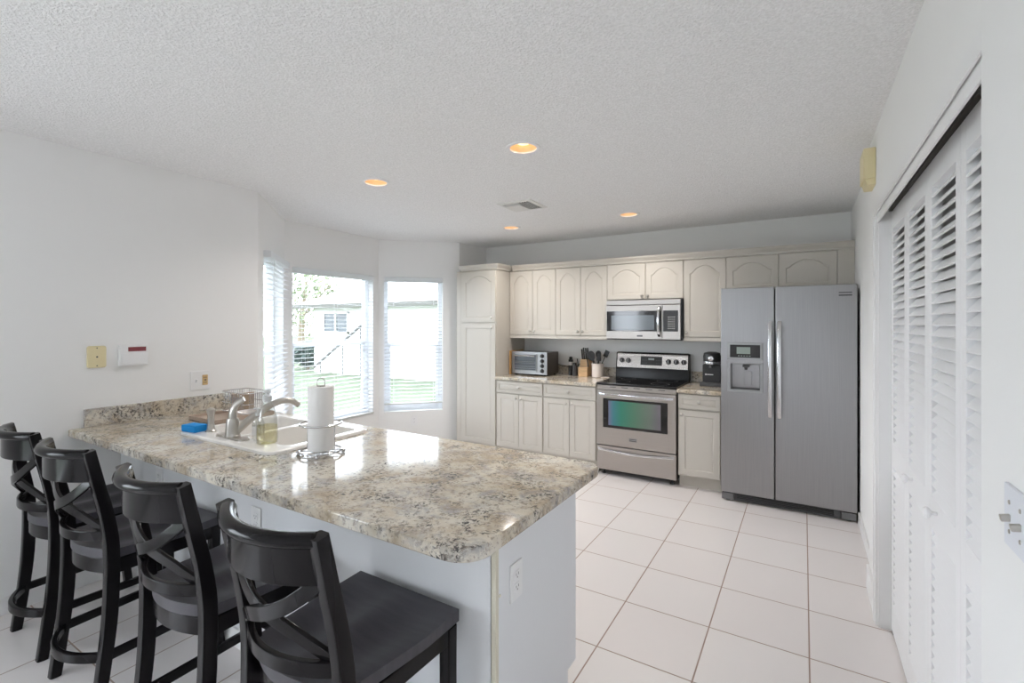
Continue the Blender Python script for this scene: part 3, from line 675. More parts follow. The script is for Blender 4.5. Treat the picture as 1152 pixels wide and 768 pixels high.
# ------------------------------------------------------------------ things on the back counter
def on(name, label, cat, x, y, grp=None, z=ZK): return thing(name, label, cat, (x, y, z), 0, grp)
t = on('toaster_oven', 'steel fronted toaster oven with brown sides next to the pantry', 'toaster oven', -2.63, 4.83)
X0, X1, Y0, Y1, Z0, Z1 = -2.853, -2.40, 4.67, 4.965, ZK+.015, ZK+.265
m = MB(); m.box(X0+.004, X1-.004, Y0+.012, Y1, Z0, Z1-.004, bev=.006); m.build('case', M['toasterside'], t)
m = MB(); m.box(X0, X1, Y0, Y0+.014, Z0, Z1, bev=.004); f = m.build('front_panel', M['steel'], t)
m = MB(); m.box(X0+.035, X1-.125, Y0-.010, Y0+.002, Z0+.03, Z1-.022, bev=.003); d = m.build('door', M['steel'], t)
m = MB(); m.box(X0+.045, X1-.135, Y0-.0125, Y0-.008, Z0+.045, Z1-.03, bev=.001); gl = m.build('door_glass', M['ovenglass'], d)
m = MB()
for zz in (.085, .105, .145, .16): m.tube([(X0+.05, Y0-.0128, Z0+zz-.02), (X1-.14, Y0-.0128, Z0+zz-.02)], .0022, 6)
m.build('oven_rack', M['rackmetal'], d)
m = MB(); m.tube([(X0+.05, Y0-.035, Z1-.045), (X1-.14, Y0-.035, Z1-.045)], .008, 10)
for x in (X0+.06, X1-.15): m.tube([(x, Y0-.035, Z1-.045), (x, Y0-.01, Z1-.045)], .006, 8)
m.build('handle', M['chrome'], d)
for zz in (.05, .105, .16, .215):
    m = MB(); m.lathe([(.024, 0), (.022, .003), (.018, .005), (.016, .022), (.012, .024)], (X1-.06, Y0, Z0+zz-.008), '-Y', 18); m.build('dial', M['black'], t)
for x in (X0+.04, X1-.04):
    for y in (Y0+.03, Y1-.03):
        m = MB(); m.lathe([(.013, 0), (.014, .017)], (x, y, ZK), seg=10); m.build('foot', M['black'], t)
m = MB(); m.box(-2.893, -2.872, 4.68, 4.97, ZK, ZK+.27, bev=.004)
tag(m.build('cutting_board', M['board']), 'orange brown wooden board standing on edge between pantry and toaster oven', 'cutting board')
m = MB(); m.tube([(-2.44, 4.97, 1.0), (-2.38, 5.01, .98), (-2.30, 5.025, .962), (-2.22, 5.027, .958), (-2.16, 5.03, 1.01), (-2.14, 5.055, 1.06)], .004, 8)
tag(m.build('power_cord', M['black']), 'black power cord running behind the toaster oven along the wall', 'cord')
t = on('pepper_mill', 'tall black mill with pale band behind the small grey grinder', 'mill', -2.245, 4.955)
m = MB(); m.lathe([(.028, 0), (.028, .11), (.024, .115), (.024, .15), (.027, .152)], (-2.245, 4.955, ZK), seg=20); m.build('body', M['bottle_black'], t)
m = MB(); m.lathe([(.0285, .112), (.0285, .150)], (-2.245, 4.955, ZK), seg=20); m.build('band', M['label'], t)
m = MB(); m.lathe([(.027, .152), (.027, .175), (.018, .18), (.02, .20), (.012, .208)], (-2.245, 4.955, ZK), seg=20); m.build('top', M['bottle_black'], t)
t = on('grinder', 'small dark grey grinder in front of the tall black mill', 'mill', -2.175, 4.90)
m = MB(); m.lathe([(.026, 0), (.028, .005), (.027, .115), (.024, .118)], (-2.175, 4.90, ZK), seg=20); m.build('body', M['darkgrey'], t)
m = MB(); m.lathe([(.022, .118), (.022, .14), (.016, .145)], (-2.175, 4.90, ZK), seg=20); m.build('cap', M['black'], t)
# knife block
t = on('knife_block', 'light wooden knife block full of black handled knives', 'knife block', -2.07, 4.93)
KX0, KX1 = -2.115, -2.015
m = MB(); m.loops([[(x, y, ZK+z) for y, z in ((4.87, 0), (5.02, 0), (5.02, .16), (4.985, .195), (4.925, .185), (4.905, .105), (4.87, .105))] for x in (KX0, KX1)]); m.build('block', M['wood'], t, angle=20)
def knife(x, y, z, tx, l):
    kt = thing('kitchen_knife', '', 'knife', (x, y, z))
    return kt
kn = 0
def stick(x, y, z, l, nm, r=.0095):
    m = MB(); d = Vector((0, -.22, 1)).normalized(); p = Vector((x, y, z)); m.sweep([p, p+d*l*.5+Vector((0, -.003, 0)), p+d*l], [.019, .022, .018], .013, (0, 1, .2), .004); return m.build(nm, M['black'])
ks = []
for i, (x, y, z, l) in enumerate([(-2.095, 4.94, ZK+.182, .12), (-2.073, 4.94, ZK+.183, .135), (-2.051, 4.945, ZK+.184, .13), (-2.030, 4.945, ZK+.184, .12), (-2.085, 4.972, ZK+.187, .13), (-2.062, 4.972, ZK+.187, .125), (-2.038, 4.972, ZK+.187, .13)]):
    o = stick(x, y, z, l, 'kitchen_knife'); tag(o, 'black handled knife standing in the top slots of the wooden knife block', 'knife', 'knives in the wooden block')
for x, lab in ((-2.123, 'black kitchen shears hanging on the left side of the knife block'), (-2.007, 'black steak knife held at the right side of the knife block')):
    m = MB(); m.sweep([(x, 4.885, ZK+.108), (x, 4.872, ZK+.15), (x, 4.86, ZK+.195)], .012, .012, (1, 0, 0), .003); o = m.build('kitchen_shears' if 'shears' in lab else 'steak_knife', M['black']); tag(o, lab, 'shears' if 'shears' in lab else 'knife')
# utensil crock
cx, cy = -1.905, 4.905
t = on('utensil_crock', 'white ceramic crock holding black cooking utensils left of the range', 'crock', cx, cy)
m = MB(); m.lathe([(.055, 0), (.062, .006), (.064, .13), (.068, .138), (.067, .15), (.060, .15), (.058, .02), (.0, .018)], (cx, cy, ZK), seg=32, cap=False); m.build('pot', M['ceramic'], t)
def utensil(name, label, base, tip, head):
    m = MB(); m.tube([base, tip], .005, 8); h = Vector(tip); d = (Vector(tip)-Vector(base)).normalized()
    kind, sz = head
    q = Vector((0, -1, 0)); q = (q-d*q.dot(d)).normalized(); s = d.cross(q)
    R = Matrix((( s.x, q.x, d.x, h.x), (s.y, q.y, d.y, h.y), (s.z, q.z, d.z, h.z), (0, 0, 0, 1)))
    if kind == 'spoon': m.lathe([(.012*sz, -.006), (.036*sz, 0), (.040*sz, .006), (.034*sz, .008), (.012*sz, .003)], (0, 0, 0), 'Y', 18, xf=R@Matrix.Translation((0, 0, .03*sz))@Matrix.Diagonal((1, 1, 1.25, 1)))
    else:
        m.box(-.032*sz, .032*sz, -.003, .003, -.005, .085*sz, bev=.002, xf=R)
        if kind == 'slotted':
            for k in (-.018, 0, .018): m.box((k-.005)*sz, (k+.005)*sz, -.0045, .0045, .015*sz, .07*sz, xf=R)
    return tag(m.build(name, M['black']), label, 'utensil')
utensil('ladle', 'large black round ladle leaning left out of the crock towards the knife block', (cx+.0, cy-.035, ZK+.03), (cx-.045, cy-.045, ZK+.20), ('spoon', 1.1))
utensil('serving_spoon', 'black serving spoon leaning far left behind the ladle in the crock', (cx+.005, cy+.02, ZK+.03), (cx-.070, cy+.03, ZK+.205), ('spoon', 1.0))
utensil('slotted_turner', 'black slotted turner standing upright in the crock', (cx+.02, cy-.03, ZK+.03), (cx+.026, cy-.035, ZK+.185), ('slotted', .8))
utensil('pasta_server', 'black spoon standing highest in the middle of the crock', (cx-.01, cy+.0, ZK+.03), (cx+.005, cy+.008, ZK+.225), ('spoon', .8))
utensil('spatula', 'black spatula tipped far right out of the crock towards the range', (cx-.02, cy+.035, ZK+.03), (cx+.070, cy+.040, ZK+.225), ('flat', .8))
m = MB(); m.lathe([(.030, 0), (.046, .004), (.052, .012), (.050, .013), (.03, .006), (0, .005)], (-1.80, 4.84, ZK), seg=24, cap=False)
tag(m.build('spoon_rest', M['ceramic']), 'small pale dish on the counter between crock and range', 'dish')
# coffee machine
t = on('coffee_machine', 'black pod coffee machine on the counter beside the refrigerator', 'coffee machine', -0.72, 4.82)
X0, X1 = -0.815, -0.655; Y0 = 4.735
m = MB(); m.box(X0-.012, X1+.03, Y0-.035, Y0+.235, ZK, ZK+.034, bev=.006); m.build('base', M['darkgrey'], t)
m = MB(); m.box(X0, X1, Y0+.05, Y0+.20, ZK+.03, ZK+.20, bev=.01); m.build('column', M['black'], t)
m = MB(); m.lathe([(.072, .20), (.078, .21), (.078, .275), (.070, .305), (.04, .315), (0, .316)], ((X0+X1)/2, Y0+.08, ZK), seg=28); hd_ = m.build('head', M['black'], t)
m = MB(); m.lathe([(.079, .202), (.080, .206), (.080, .222), (.079, .226)], ((X0+X1)/2, Y0+.08, ZK), seg=28); m.build('chrome_band', M['chrome'], t)
m = MB(); m.lathe([(.026, 0), (.022, .006), (.010, .009)], ((X0+X1)/2, Y0+.005, ZK+.255), '-Y', 20); m.build('brew_button', M['chrome'], t)
m = MB(); m.lathe([(.020, .17), (.014, .205)], ((X0+X1)/2, Y0+.03, ZK), seg=14); m.build('spout', M['darkgrey'], t)
m = MB(); m.box(X1+.003, X1+.055, Y0+.03, Y0+.20, ZK+.034, ZK+.31, bev=.008); wt = m.build('water_tank', M['darkgrey'], t)
m = MB(); m.box(X1+.012, X1+.04, Y0+.024, Y0+.032, ZK+.225, ZK+.25, bev=.002); m.build('tank_latch', M['label'], t)
m = MB(); m.box(X0+.025, X0+.095, Y0+.047, Y0+.051, ZK+.10, ZK+.107); m.lathe([(.008, 0), (.008, .003)], (X0+.03, Y0+.050, ZK+.104), '-Y', 12); m.build('logo_mark', M['white'], t)

# ------------------------------------------------------------------ peninsula
YK = 1.20; XE = -0.79; YE = 1.79
pb = thing('peninsula_base', 'white painted breakfast bar base under the granite countertop', 'breakfast bar', (-2.1, 1.5, 0))
m = MB(); m.box(XL+.001, XE-.006, YK, YK+.10, 0, .838); m.build('knee_wall', M['knee'], pb)
m = MB(); m.box(XE-.018, XE, YK, YE-.075, 0, .10); m.box(XE-.018, XE, YK, YE, .10, .838); m.build('end_panel', M['knee'], pb)
m = MB(); m.box(XE-.014, XE+.004, YK-.004, YK+.012, 0, .838, bev=.002); m.build('corner_trim', M['corner'], pb)
m = MB(); m.lathe([(.005, 0), (.004, .003), (.001, .004)], (XE, YK+.022, .63), 'X', 12); m.build('screw_head', M['corner'], pb)
m = MB(); m.box(XL+.001, XE-.02, YE-.02, YE-.002, .10, .838); m.box(XL+.001, XE-.02, YE-.09, YE-.075, 0, .10); m.build('cabinet_front', M['cab'], pb)
m = MB(); m.box(XL+.001, XE-.02, YK-.012, YK, 0, .085, bev=.003); m.build('base_molding', M['trim'], pb)
SX0, SX1, SY0, SY1 = -2.815, -1.985, 1.225, 1.80
hole = rrect(SX0+.02, SX1-.02, SY0+.02, SY1-.02, .03)
m = MB(); slab(m, XL+.001, -0.708, .965, 1.885, [.07, .003, .003, .09], .84, ZK, hole)
# wall end: square corners
tag(m.build('countertop', M['granite']), 'large granite breakfast bar countertop with sink, reaching from the left wall', 'countertop')
m = MB(); m.box(XL+.001, XL+.022, 1.03, 1.85, ZK, ZK+.10, bev=.002); tag(m.build('backsplash', M['granite']), 'low granite backsplash strip on the left wall above the breakfast bar', 'backsplash')
# sink
sk = thing('kitchen_sink', 'white double bowl drop-in sink set in the breakfast bar', 'sink', ((SX0+SX1)/2, (SY0+SY1)/2, ZK))
m = MB()
def rr3(i, z, r): return [(x, y, z) for x, y in rrect(SX0+i, SX1-i, SY0+i, SY1-i, r)]
m.loops([rr3(0, ZK+.0005, .05), rr3(.002, ZK+.010, .05), rr3(.010, ZK+.014, .045), rr3(.016, ZK+.014, .04)], False, False)
BW = [(SX0+.045, -2.425, SY0+.115, SY1-.045), (-2.385, SX1-.045, SY0+.115, SY1-.045)]
bmx = bmesh.new(); ed = ring_edges(bmx, rr3(.016, ZK+.014, .04))
for q in BW: ed += ring_edges(bmx, [(x, y, ZK+.014) for x, y in rrect(*q, .05)])
bmesh.ops.triangle_fill(bmx, edges=ed, use_beauty=True)
for f in bmx.faces:
    f.normal_update()
    if f.normal.z < 0: f.normal_flip()
m._merge(bmx); m.build('rim', M['porcelain'], sk)
for q in BW:
    m = MB()
    def bb(i, z, r): return [(x, y, z) for x, y in rrect(q[0]+i, q[1]-i, q[2]+i, q[3]-i, r)]
    m.loops([bb(0, ZK+.014, .05), bb(.006, ZK+.004, .05), bb(.012, ZK-.08, .05), bb(.025, ZK-.17, .05), bb(.06, ZK-.185, .05)], False, True); bw = m.build('bowl', M['porcelain'], sk)
    m = MB(); m.lathe([(.04, .0), (.04, .003), (.03, .002), (.0, .001)], ((q[0]+q[1])/2, (q[2]+q[3])/2, ZK-.185), seg=20, cap=False); m.build('drain', M['nickel'], bw)
ZS = ZK+.014
# faucet
fx, fy = -2.415, 1.30
t = thing('faucet', 'brushed nickel kitchen faucet with lever handle on the white sink', 'faucet', (fx, fy, ZS))
m = MB(); m.loops([[(x, y, ZS+z) for x, y in rrect(fx-.125+i, fx+.125-i, fy-.030+i, fy+.030-i, .029-i)] for i, z in ((0, 0), (0, .004), (.004, .008))]); m.build('deck_plate', M['nickel'], t)
m = MB(); m.lathe([(.036, .006), (.036, .014), (.033, .018), (.031, .05), (.028, .085), (.025, .095)], (fx, fy, ZS), seg=24); m.build('body', M['nickel'], t)
m = MB(); pts = []; P = [Vector((fx+.01, fy+.01, ZS+.03)), Vector((fx+.03, fy+.10, ZS+.10)), Vector((fx+.055, fy+.19, ZS+.150)), Vector((fx+.075, fy+.26, ZS+.155)), Vector((fx+.085, fy+.305, ZS+.125))]
def spline(P, n=6):
    out = []
    for i in range(len(P)-1):
        p0, p1, p2, p3 = P[max(i-1, 0)], P[i], P[i+1], P[min(i+2, len(P)-1)]
        for k in range(n):
            t_ = k/n; out.append(0.5*((2*p1)+(-p0+p2)*t_+(2*p0-5*p1+4*p2-p3)*t_*t_+(-p0+3*p1-3*p2+p3)*t_**3))
    out.append(P[-1]); return out
sp = spline(P); m.tube(sp, [.021-.006*math.sin(PI*.5*i/(len(sp)-1)) for i in range(len(sp))], 14); m.build('spout', M['nickel'], t)
m = MB(); sp = spline([Vector((fx, fy, ZS+.085)), Vector((fx+.002, fy+.0, ZS+.13)), Vector((fx+.014, fy+.012, ZS+.165)), Vector((fx+.040, fy+.035, ZS+.19))]); m.tube(sp, [.026-.012*i/(len(sp)-1) for i in range(len(sp))], 14, flat=(1, .75)); m.build('lever_handle', M['nickel'], t)
t = thing('side_sprayer', 'brushed nickel side sprayer standing between sponge and faucet', 'sprayer', (-2.65, 1.315, ZS))
m = MB(); m.lathe([(.026, 0), (.026, .006), (.019, .012), (.017, .04)], (-2.65, 1.315, ZS), seg=18); m.build('holder', M['nickel'], t)
m = MB(); m.lathe([(.014, .03), (.016, .06), (.015, .085), (.020, .10), (.020, .115), (.010, .122)], (-2.65, 1.315, ZS), seg=18); m.build('spray_head', M['nickel'], t)
m = MB(); m.box(-.055, .055, -.034, .034, 0, .036, bev=.006, xf=Matrix.Translation((-2.735, 1.275, ZS))@Matrix.Rotation(.15, 4, 'Z')); tag(m.build('sponge', M['sponge']), 'bright blue sponge on the near left corner of the sink', 'sponge')
# soap bottles
sx, sy = -2.165, 1.325
t = thing('soap_dispenser', 'large clear bottle of yellowish soap on the sink edge, nearer the paper towels', 'soap bottle', (sx, sy, ZS), 0, 'soap bottles by the faucet')
m = MB(); m.lathe([(.040, 0), (.046, .006), (.047, .05), (.047, .10), (.042, .135), (.030, .170), (.020, .192), (.018, .205)], (sx, sy, ZS), seg=28); m.build('bottle', M['bottleglass'], t)
m = MB(); m.lathe([(.041, .004), (.044, .02), (.044, .085), (0, .0855)], (sx, sy, ZS), seg=28); m.build('liquid', M['liquid'], t)
m = MB(); m.lathe([(.020, .20), (.021, .222), (.010, .226), (.007, .238), (.016, .240), (.016, .252), (.004, .254)], (sx, sy, ZS), seg=20); m.tube([(sx, sy, ZS+.246), (sx+.03, sy-.005, ZS+.244)], .006, 8); m.build('pump', M['frost'], t)
sx, sy = -2.262, 1.34
t = thing('soap_dispenser', 'small clear bottle with a pale label between faucet and the large soap bottle', 'soap bottle', (sx, sy, ZS), 0, 'soap bottles by the faucet')
m = MB(); m.lathe([(.024, 0), (.027, .004), (.027, .085), (.020, .105), (.012, .112), (.012, .12)], (sx, sy, ZS), seg=22); m.build('bottle', M['bottleglass'], t)
m = MB(); m.lathe([(.0275, .025), (.0275, .07)], (sx, sy, ZS), seg=22, cap=False); m.build('label_band', M['label'], t)
m = MB(); m.lathe([(.013, .118), (.013, .132), (.005, .134), (.005, .148), (.010, .149), (.010, .155), (.002, .157)], (sx, sy, ZS), seg=14); m.tube([(sx, sy, ZS+.152), (sx-.022, sy-.008, ZS+.151)], .004, 8); m.build('pump', M['frost'], t)
# paper towel
px, py = -1.832, 1.371
t = thing('paper_towel_holder', 'chrome wire paper towel holder on the breakfast bar beside the sink', 'towel holder', (px, py, ZK))
def circ(r, z, n=40, wob=0): return [(px+(r+wob*math.cos(8*a))*math.cos(a), py+(r+wob*math.cos(8*a))*math.sin(a), z) for a in [2*PI*k/n for k in range(n)]]
m = MB(); m.tube(circ(.088, ZK+.016), .0044, 8, True)
for k in range(4):
    a = PI/4+k*PI/2; m.tube([(px, py, ZK+.016), (px+.088*math.cos(a), py+.088*math.sin(a), ZK+.016)], .0026, 8)
    c = Vector((px+.094*math.cos(a), py+.094*math.sin(a), ZK+.011)); m.lathe([(.004, -.0105), (.010, -.006), (.010, .004), (.004, .008)], c, seg=12)
m.build('base_ring', M['chrome'], t)
m = MB(); m.tube(circ(.088, ZK+.135), .0042, 8, True); m.build('upper_ring', M['chrome'], t)
m = MB(); m.tube([(px+.0875, py+.004, ZK+.016), (px+.0875, py+.004, ZK+.135)], .0030, 8); m.tube([(px-.0875, py-.004, ZK+.016), (px-.0875, py-.004, ZK+.135)], .0030, 8); m.build('upright', M['chrome'], t)
m = MB(); m.tube([(px, py, ZK+.016), (px, py, ZK+.302)], .004, 8); lp = [(px+.017*math.cos(a)*.85, py+.017*math.cos(a)*.52, ZK+.32+.017*math.sin(a)) for a in [PI*k/12 for k in range(13)]]
m.tube([(px+.0145, py+.009, ZK+.300)]+lp+[(px-.0145, py-.009, ZK+.300)], .0026, 8); m.tube([(px+.0145, py+.009, ZK+.302), (px-.0145, py-.009, ZK+.302)], .0026, 8); m.build('center_rod', M['nickel'], t)
m = MB(); m.lathe([(.020, .020), (.053, .020), (.0545, .023), (.0545, .296), (.053, .2995), (.020, .2995), (.020, .020)], (px, py, ZK), seg=40, cap=False)
tag(m.build('paper_towel_roll', M['paper']), 'white roll of paper towels standing in the chrome holder', 'paper towels')
# dish rack
dx0, dx1, dy0, dy1 = -3.16, -2.875, 1.45, 1.80
t = thing('dish_rack', 'wire dish rack on a taupe tray in the corner left of the sink', 'dish rack', ((dx0+dx1)/2, (dy0+dy1)/2, ZK))
m = MB(); m.loops([[(x, y, ZK+z) for x, y in rrect(dx0-.01+i, dx1+.01-i, dy0-.01+i, dy1+.01-i, .02)] for i, z in ((.006, 0), (0, .004), (0, .026), (.004, .026), (.008, .010))]); m.build('tray', M['tray'], t)
m = MB()
dy0 = 1.62
for z, r in ((.03, .003), (.085, .0022), (.152, .0032)):
    m.tube([(x, y, ZK+z) for x, y in rrect(dx0+.006, dx1-.006, dy0+.006, dy1-.006, .02, 4)], r, 7, True)
def wires(n0, n1):
    for k in range(n0):
        x = dx0+.03+(dx1-dx0-.06)*k/(n0-1)
        m.tube([(x, dy0+.006, ZK+.152), (x, dy0+.008, ZK+.03), (x, dy1-.008, ZK+.03), (x, dy1-.006, ZK+.152)], .0016, 5)
    for k in range(n1):
        y = dy0+.03+(dy1-dy0-.06)*k/(n1-1)
        for xx in (dx0+.007, dx1-.007): m.tube([(xx, y, ZK+.152), (xx, y, ZK+.03)], .0016, 5)
wires(13, 13); m.build('wire_basket', M['chrome'], t)
m = MB(); m.box(-3.055, -3.037, 1.635, 1.775, ZK+.0325, ZK+.138, bev=.004); tag(m.build('cutting_board', M['brownboard']), 'grey brown board standing on edge in the wire dish rack', 'cutting board')

# ------------------------------------------------------------------ plates on walls
def plate_xf(o, n):
    """local: X along the wall to the right seen from the room, Z up, -Y out of the wall."""
    n = Vector((*n, 0)).normalized(); xr = Vector((-n.y, n.x, 0))
    return Matrix(((xr.x, -n.x, 0, o[0]), (xr.y, -n.y, 0, o[1]), (0, 0, 1, o[2]), (0, 0, 0, 1)))
def outlet(label, o, n, grp, w=.072, h=.118):
    t = thing('wall_outlet', label, 'outlet', o, 0, grp); xf = plate_xf(o, n)
    m = MB(xf); m.box(-w/2, w/2, -.006, 0, -h/2, h/2, bev=.002); m.build('cover_plate', M['white'], t)
    for s in (-1, 1):
        m = MB(xf); m.loops([[(x, -.006-d, z) for x, z in rrect(-.017+i, .017-i, s*.0195-.0145+i, s*.0195+.0145-i, .009)] for i, d in ((0, -.001), (0, .0015), (.001, .002))]); r = m.build('receptacle', M['white'], t)
        m = MB(xf); m.box(-.008, -.006, -.0086, -.0075, s*.0195-.001, s*.0195+.007); m.box(.006, .008, -.0086, -.0075, s*.0195-.001, s*.0195+.007); m.box(-.002, .002, -.0086, -.0075, s*.0195-.009, s*.0195-.005); m.build('socket_slot', M['darkgrey'], r)
    return t
outlet('white duplex outlet on the end panel of the breakfast bar', (XE+.0, 1.315, .635), (1, 0), None)
outlet('white outlet on the breakfast bar front, just above the back of the nearest stool', (-2.036, YK, .60), (0, -1), 'outlets on the bar front')
outlet('white outlet on the breakfast bar front, above the second stool from the free end', (-2.936, YK, .63), (0, -1), 'outlets on the bar front')
pc = Vector(P2).lerp(Vector(P3), .40/LC); nC = Vector((-(P3[1]-P2[1]), P3[0]-P2[0])).normalized()*-1
outlet('white outlet low on the wall under the blind beside the pantry', (pc.x, pc.y, .33), (nC.x, nC.y), None)
# left wall devices
def devxf(y, z): return plate_xf((XL, y, z), (1, 0)), (XL, y, z)
xf, o = devxf(1.087, 1.270); t = thing('blank_wall_plate', 'yellowed cream wall plate with a center hole on the left wall', 'wall plate', o)
m = MB(xf); m.loops([[(x, -d, z) for x, z in rrect(-.043+i, .043-i, -.062+i, .062-i, .012)] for i, d in ((0, 0), (0, .008), (.003, .012))]); m.build('cover_plate', M['cream'], t)
m = MB(xf); m.lathe([(.005, 0), (.004, .002)], (0, -.0115, 0), '-Y', 12)
for zz in (-.05, .05): m.lathe([(.0035, 0), (.003, .0015)], (0, -.0115, zz), '-Y', 10)
m.build('screw', M['darkgrey'], t)
xf, o = devxf(1.258, 1.272); t = thing('alarm_keypad', 'white alarm keypad with a dark red display on the left wall', 'keypad', o)
m = MB(xf); m.box(-.072, .072, -.026, 0, -.062, .062, bev=.004); m.build('case', M['white'], t)
m = MB(xf); m.box(-.030, .060, -.0275, -.025, .022, .048, bev=.001); m.build('display', M['red'], t)
m = MB(xf); m.box(-.060, .068, -.031, -.025, -.058, .012, bev=.003); m.build('flip_cover', M['white'], t)
xf, o = devxf(1.633, 1.083); t = thing('switch_plate', 'white double plate with a switch and a tan receptacle above the backsplash', 'switch plate', o)
m = MB(xf); m.box(-.060, .060, -.006, 0, -.062, .062, bev=.002); m.build('cover_plate', M['white'], t)
m = MB(xf); m.box(-.028, -.018, -.016, -.004, -.011, .011, bev=.002, xf=Matrix.Rotation(.25, 4, 'X')); m.build('toggle', M['white'], t)
m = MB(xf); m.box(.012, .046, -.009, -.004, -.034, .034, bev=.002); r = m.build('receptacle', M['brownplastic'], t)
m = MB(xf)
for zz in (-.016, .016): m.box(.021, .025, -.0102, -.008, zz-.004, zz+.005); m.box(.032, .036, -.0102, -.008, zz-.004, zz+.005)
m.box(.022, .036, -.0102, -.008, -.004, .004); m.build('socket_slot', M['darkgrey'], r)
# right wall switch plate and door chime
o = (XN, .968, 1.167); xf = plate_xf(o, (-1, 0)); t = thing('switch_plate', 'white double toggle switch plate on the near right wall', 'switch plate', o)
m = MB(xf); m.box(-.058, .058, -.006, 0, -.047, .047, bev=.002); m.build('cover_plate', M['plate'], t)
for x in (-.034, .008):
    m = MB(xf); m.box(x-.004, x+.004, -.017, -.004, -.005, .005, bev=.0015, xf=Matrix.Rotation(.2, 4, 'X')); m.build('toggle', M['nickel'], t)
m = MB(xf)
for x in (-.034, .008):
    for zz in (-.022, .022): m.lathe([(.0035, 0), (.003, .0015)], (x, -.0058, zz), '-Y', 10)
m.build('screw', M['nickel'], t)
t = thing('door_chime', 'cream door chime box high on the wall above the closet doors', 'door chime', (XCL, 3.07, 2.17))
m = MB(); m.box(XCL-.052, XCL, 2.99, 3.17, 2.19, 2.345, bev=.006); m.build('cover', M['cream'], t)
m = MB(); m.loops([[(x, y, z) for x, z in ((XCL, 2.16), (XCL-.035, 2.16), (XCL-.045, 2.192), (XCL, 2.192))] for y in (3.0, 3.16)]); m.build('sound_grille', M['cream'], t)

# ------------------------------------------------------------------ closet doors
XD_ = 0.356; DW = .3905; DTOP = 1.988
ct = thing('door_1', '', '', (XD_, 2.13, 0)); del ct['label']; del ct['category']; struct(ct)
for i in range(4):
    y1 = OC1-.014-i*DW; y0 = y1-DW+.003; TH = .030
    m = MB(); st = .048
    m.box(XD_, XD_+TH, y1-st, y1, .012, DTOP, bev=.003); m.box(XD_, XD_+TH, y0, y0+st, .012, DTOP, bev=.003)
    for (a, b_) in ((.012, .14), (.79, .895), (DTOP-.085, DTOP)): m.box(XD_+.001, XD_+TH-.001, y0+st-.002, y1-st+.002, a, b_)
    pnl = m.build('door_panel', M['door'], ct)
    m = MB()
    for (za, zb) in ((.14, .79), (.895, DTOP-.085)):
        n = int((zb-za)/.0345)
        for k in range(n):
            z = za+(k+.5)*(zb-za)/n
            m.sweep([(XD_+.015, y0+st-.001, z), (XD_+.015, y1-st+.001, z)], .042, .007, (-.62, 0, -.78), .002)
    m.build('louvers', M['door'], pnl)
    if i in (1, 2):
        ky = y1-.125
        m = MB(); m.lathe([(.006, 0), (.006, .012), (.015, .018), (.018, .026), (.013, .033), (.003, .035)], (0, 0, 0), 'X', 16, xf=Matrix.Translation((XD_, ky, .862))@Matrix.Diagonal((-1, 1, 1, 1))); m.build('door_knob', M['white'], pnl)
# hinges / pivots at the far jamb
m = MB(); m.box(XD_+.002, XD_+.02, OC1-.05, OC1-.012, 0, .012); m.build('floor_pivot', M['darkgrey'], ct)

# ------------------------------------------------------------------ ceiling lights and vent
for (lx, ly), lab in zip(LAMPS, ('recessed ceiling light nearest the camera, above the end of the breakfast bar', 'recessed ceiling light over the sink end of the breakfast bar', 'recessed ceiling light in the far corner by pantry and bay', 'recessed ceiling light in front of the microwave and range')):
    t = thing('recessed_light', lab, 'ceiling light', (lx, ly, ZC), 0, 'recessed ceiling lights')
    m = MB(); m.lathe([(RL-.004, .004), (RL-.004, -.004), (RL+.012, -.006), (RL+.018, -.003), (RL+.019, 0.0), (RL-.004, .004)], (lx, ly, ZC), seg=40, cap=False); m.build('trim_ring', M['white'], t)
    m = MB(); m.lathe([(RL-.002, .0), (RL-.008, .03), (RL-.016, .075), (RL-.03, .11), (0.0, .112)], (lx, ly, ZC), seg=40, cap=False); m.build('reflector', M['baffle'], t)
    m = MB(); m.lathe([(.0, .020), (.028, .024), (.046, .034), (.048, .044), (.030, .085), (.018, .108)], (lx, ly, ZC), seg=28, cap=False); m.build('bulb', M['bulb'], t)
    d = bpy.data.lights.new('lamp_light', 'SPOT'); d.energy = LAMP*(1.05 if ly > 3 else 0.8); d.color = (1.0, .935, .87); d.shadow_soft_size = .07; d.spot_size = math.radians(150); d.spot_blend = .8
    o = bpy.data.objects.new('lamp_light', d); C.objects.link(o); o.parent = t; o.location = (0, 0, .012)
vx, vy = -1.975, 3.40
t = thing('ceiling_vent', 'square white air vent in the middle of the ceiling lights', 'vent', (vx, vy, ZC))
m = MB(); R_ = .135
m.loops([[(vx+a*q, vy+b_*q, z) for a, b_ in ((-1, -1), (1, -1), (1, 1), (-1, 1))] for q, z in ((R_+.02, ZC), (R_+.02, ZC-.004), (R_, ZC-.008), (R_-.012, ZC-.008), (R_-.012, ZC-.001))], False, False); m.build('frame', M['vent'], t)
m = MB(); m.box(vx-R_+.01, vx+R_-.01, vy-R_+.01, vy+R_-.01, ZC-.002, ZC-.0005); m.build('duct_opening', M['dark'], t)
m = MB()
for k in range(5):
    q = R_-.02-k*.022
    m.box(vx+q-.0012, vx+q+.0012, vy-R_+.02, vy+R_-.012, ZC-.010, ZC-.002, xf=None)
for k in range(3):
    q = R_-.022-k*.022
    m.box(vx-R_+.012, vx+R_-.11, vy-q-.0012, vy-q+.0012, ZC-.010, ZC-.002)
m.build('louver_blades', M['vent'], t)
m = MB(); m.box(vx-R_+.012, vx+.012, vy-.06, vy+R_-.012, ZC-.011, ZC-.003, bev=.002); m.build('center_plate', M['vent'], t)

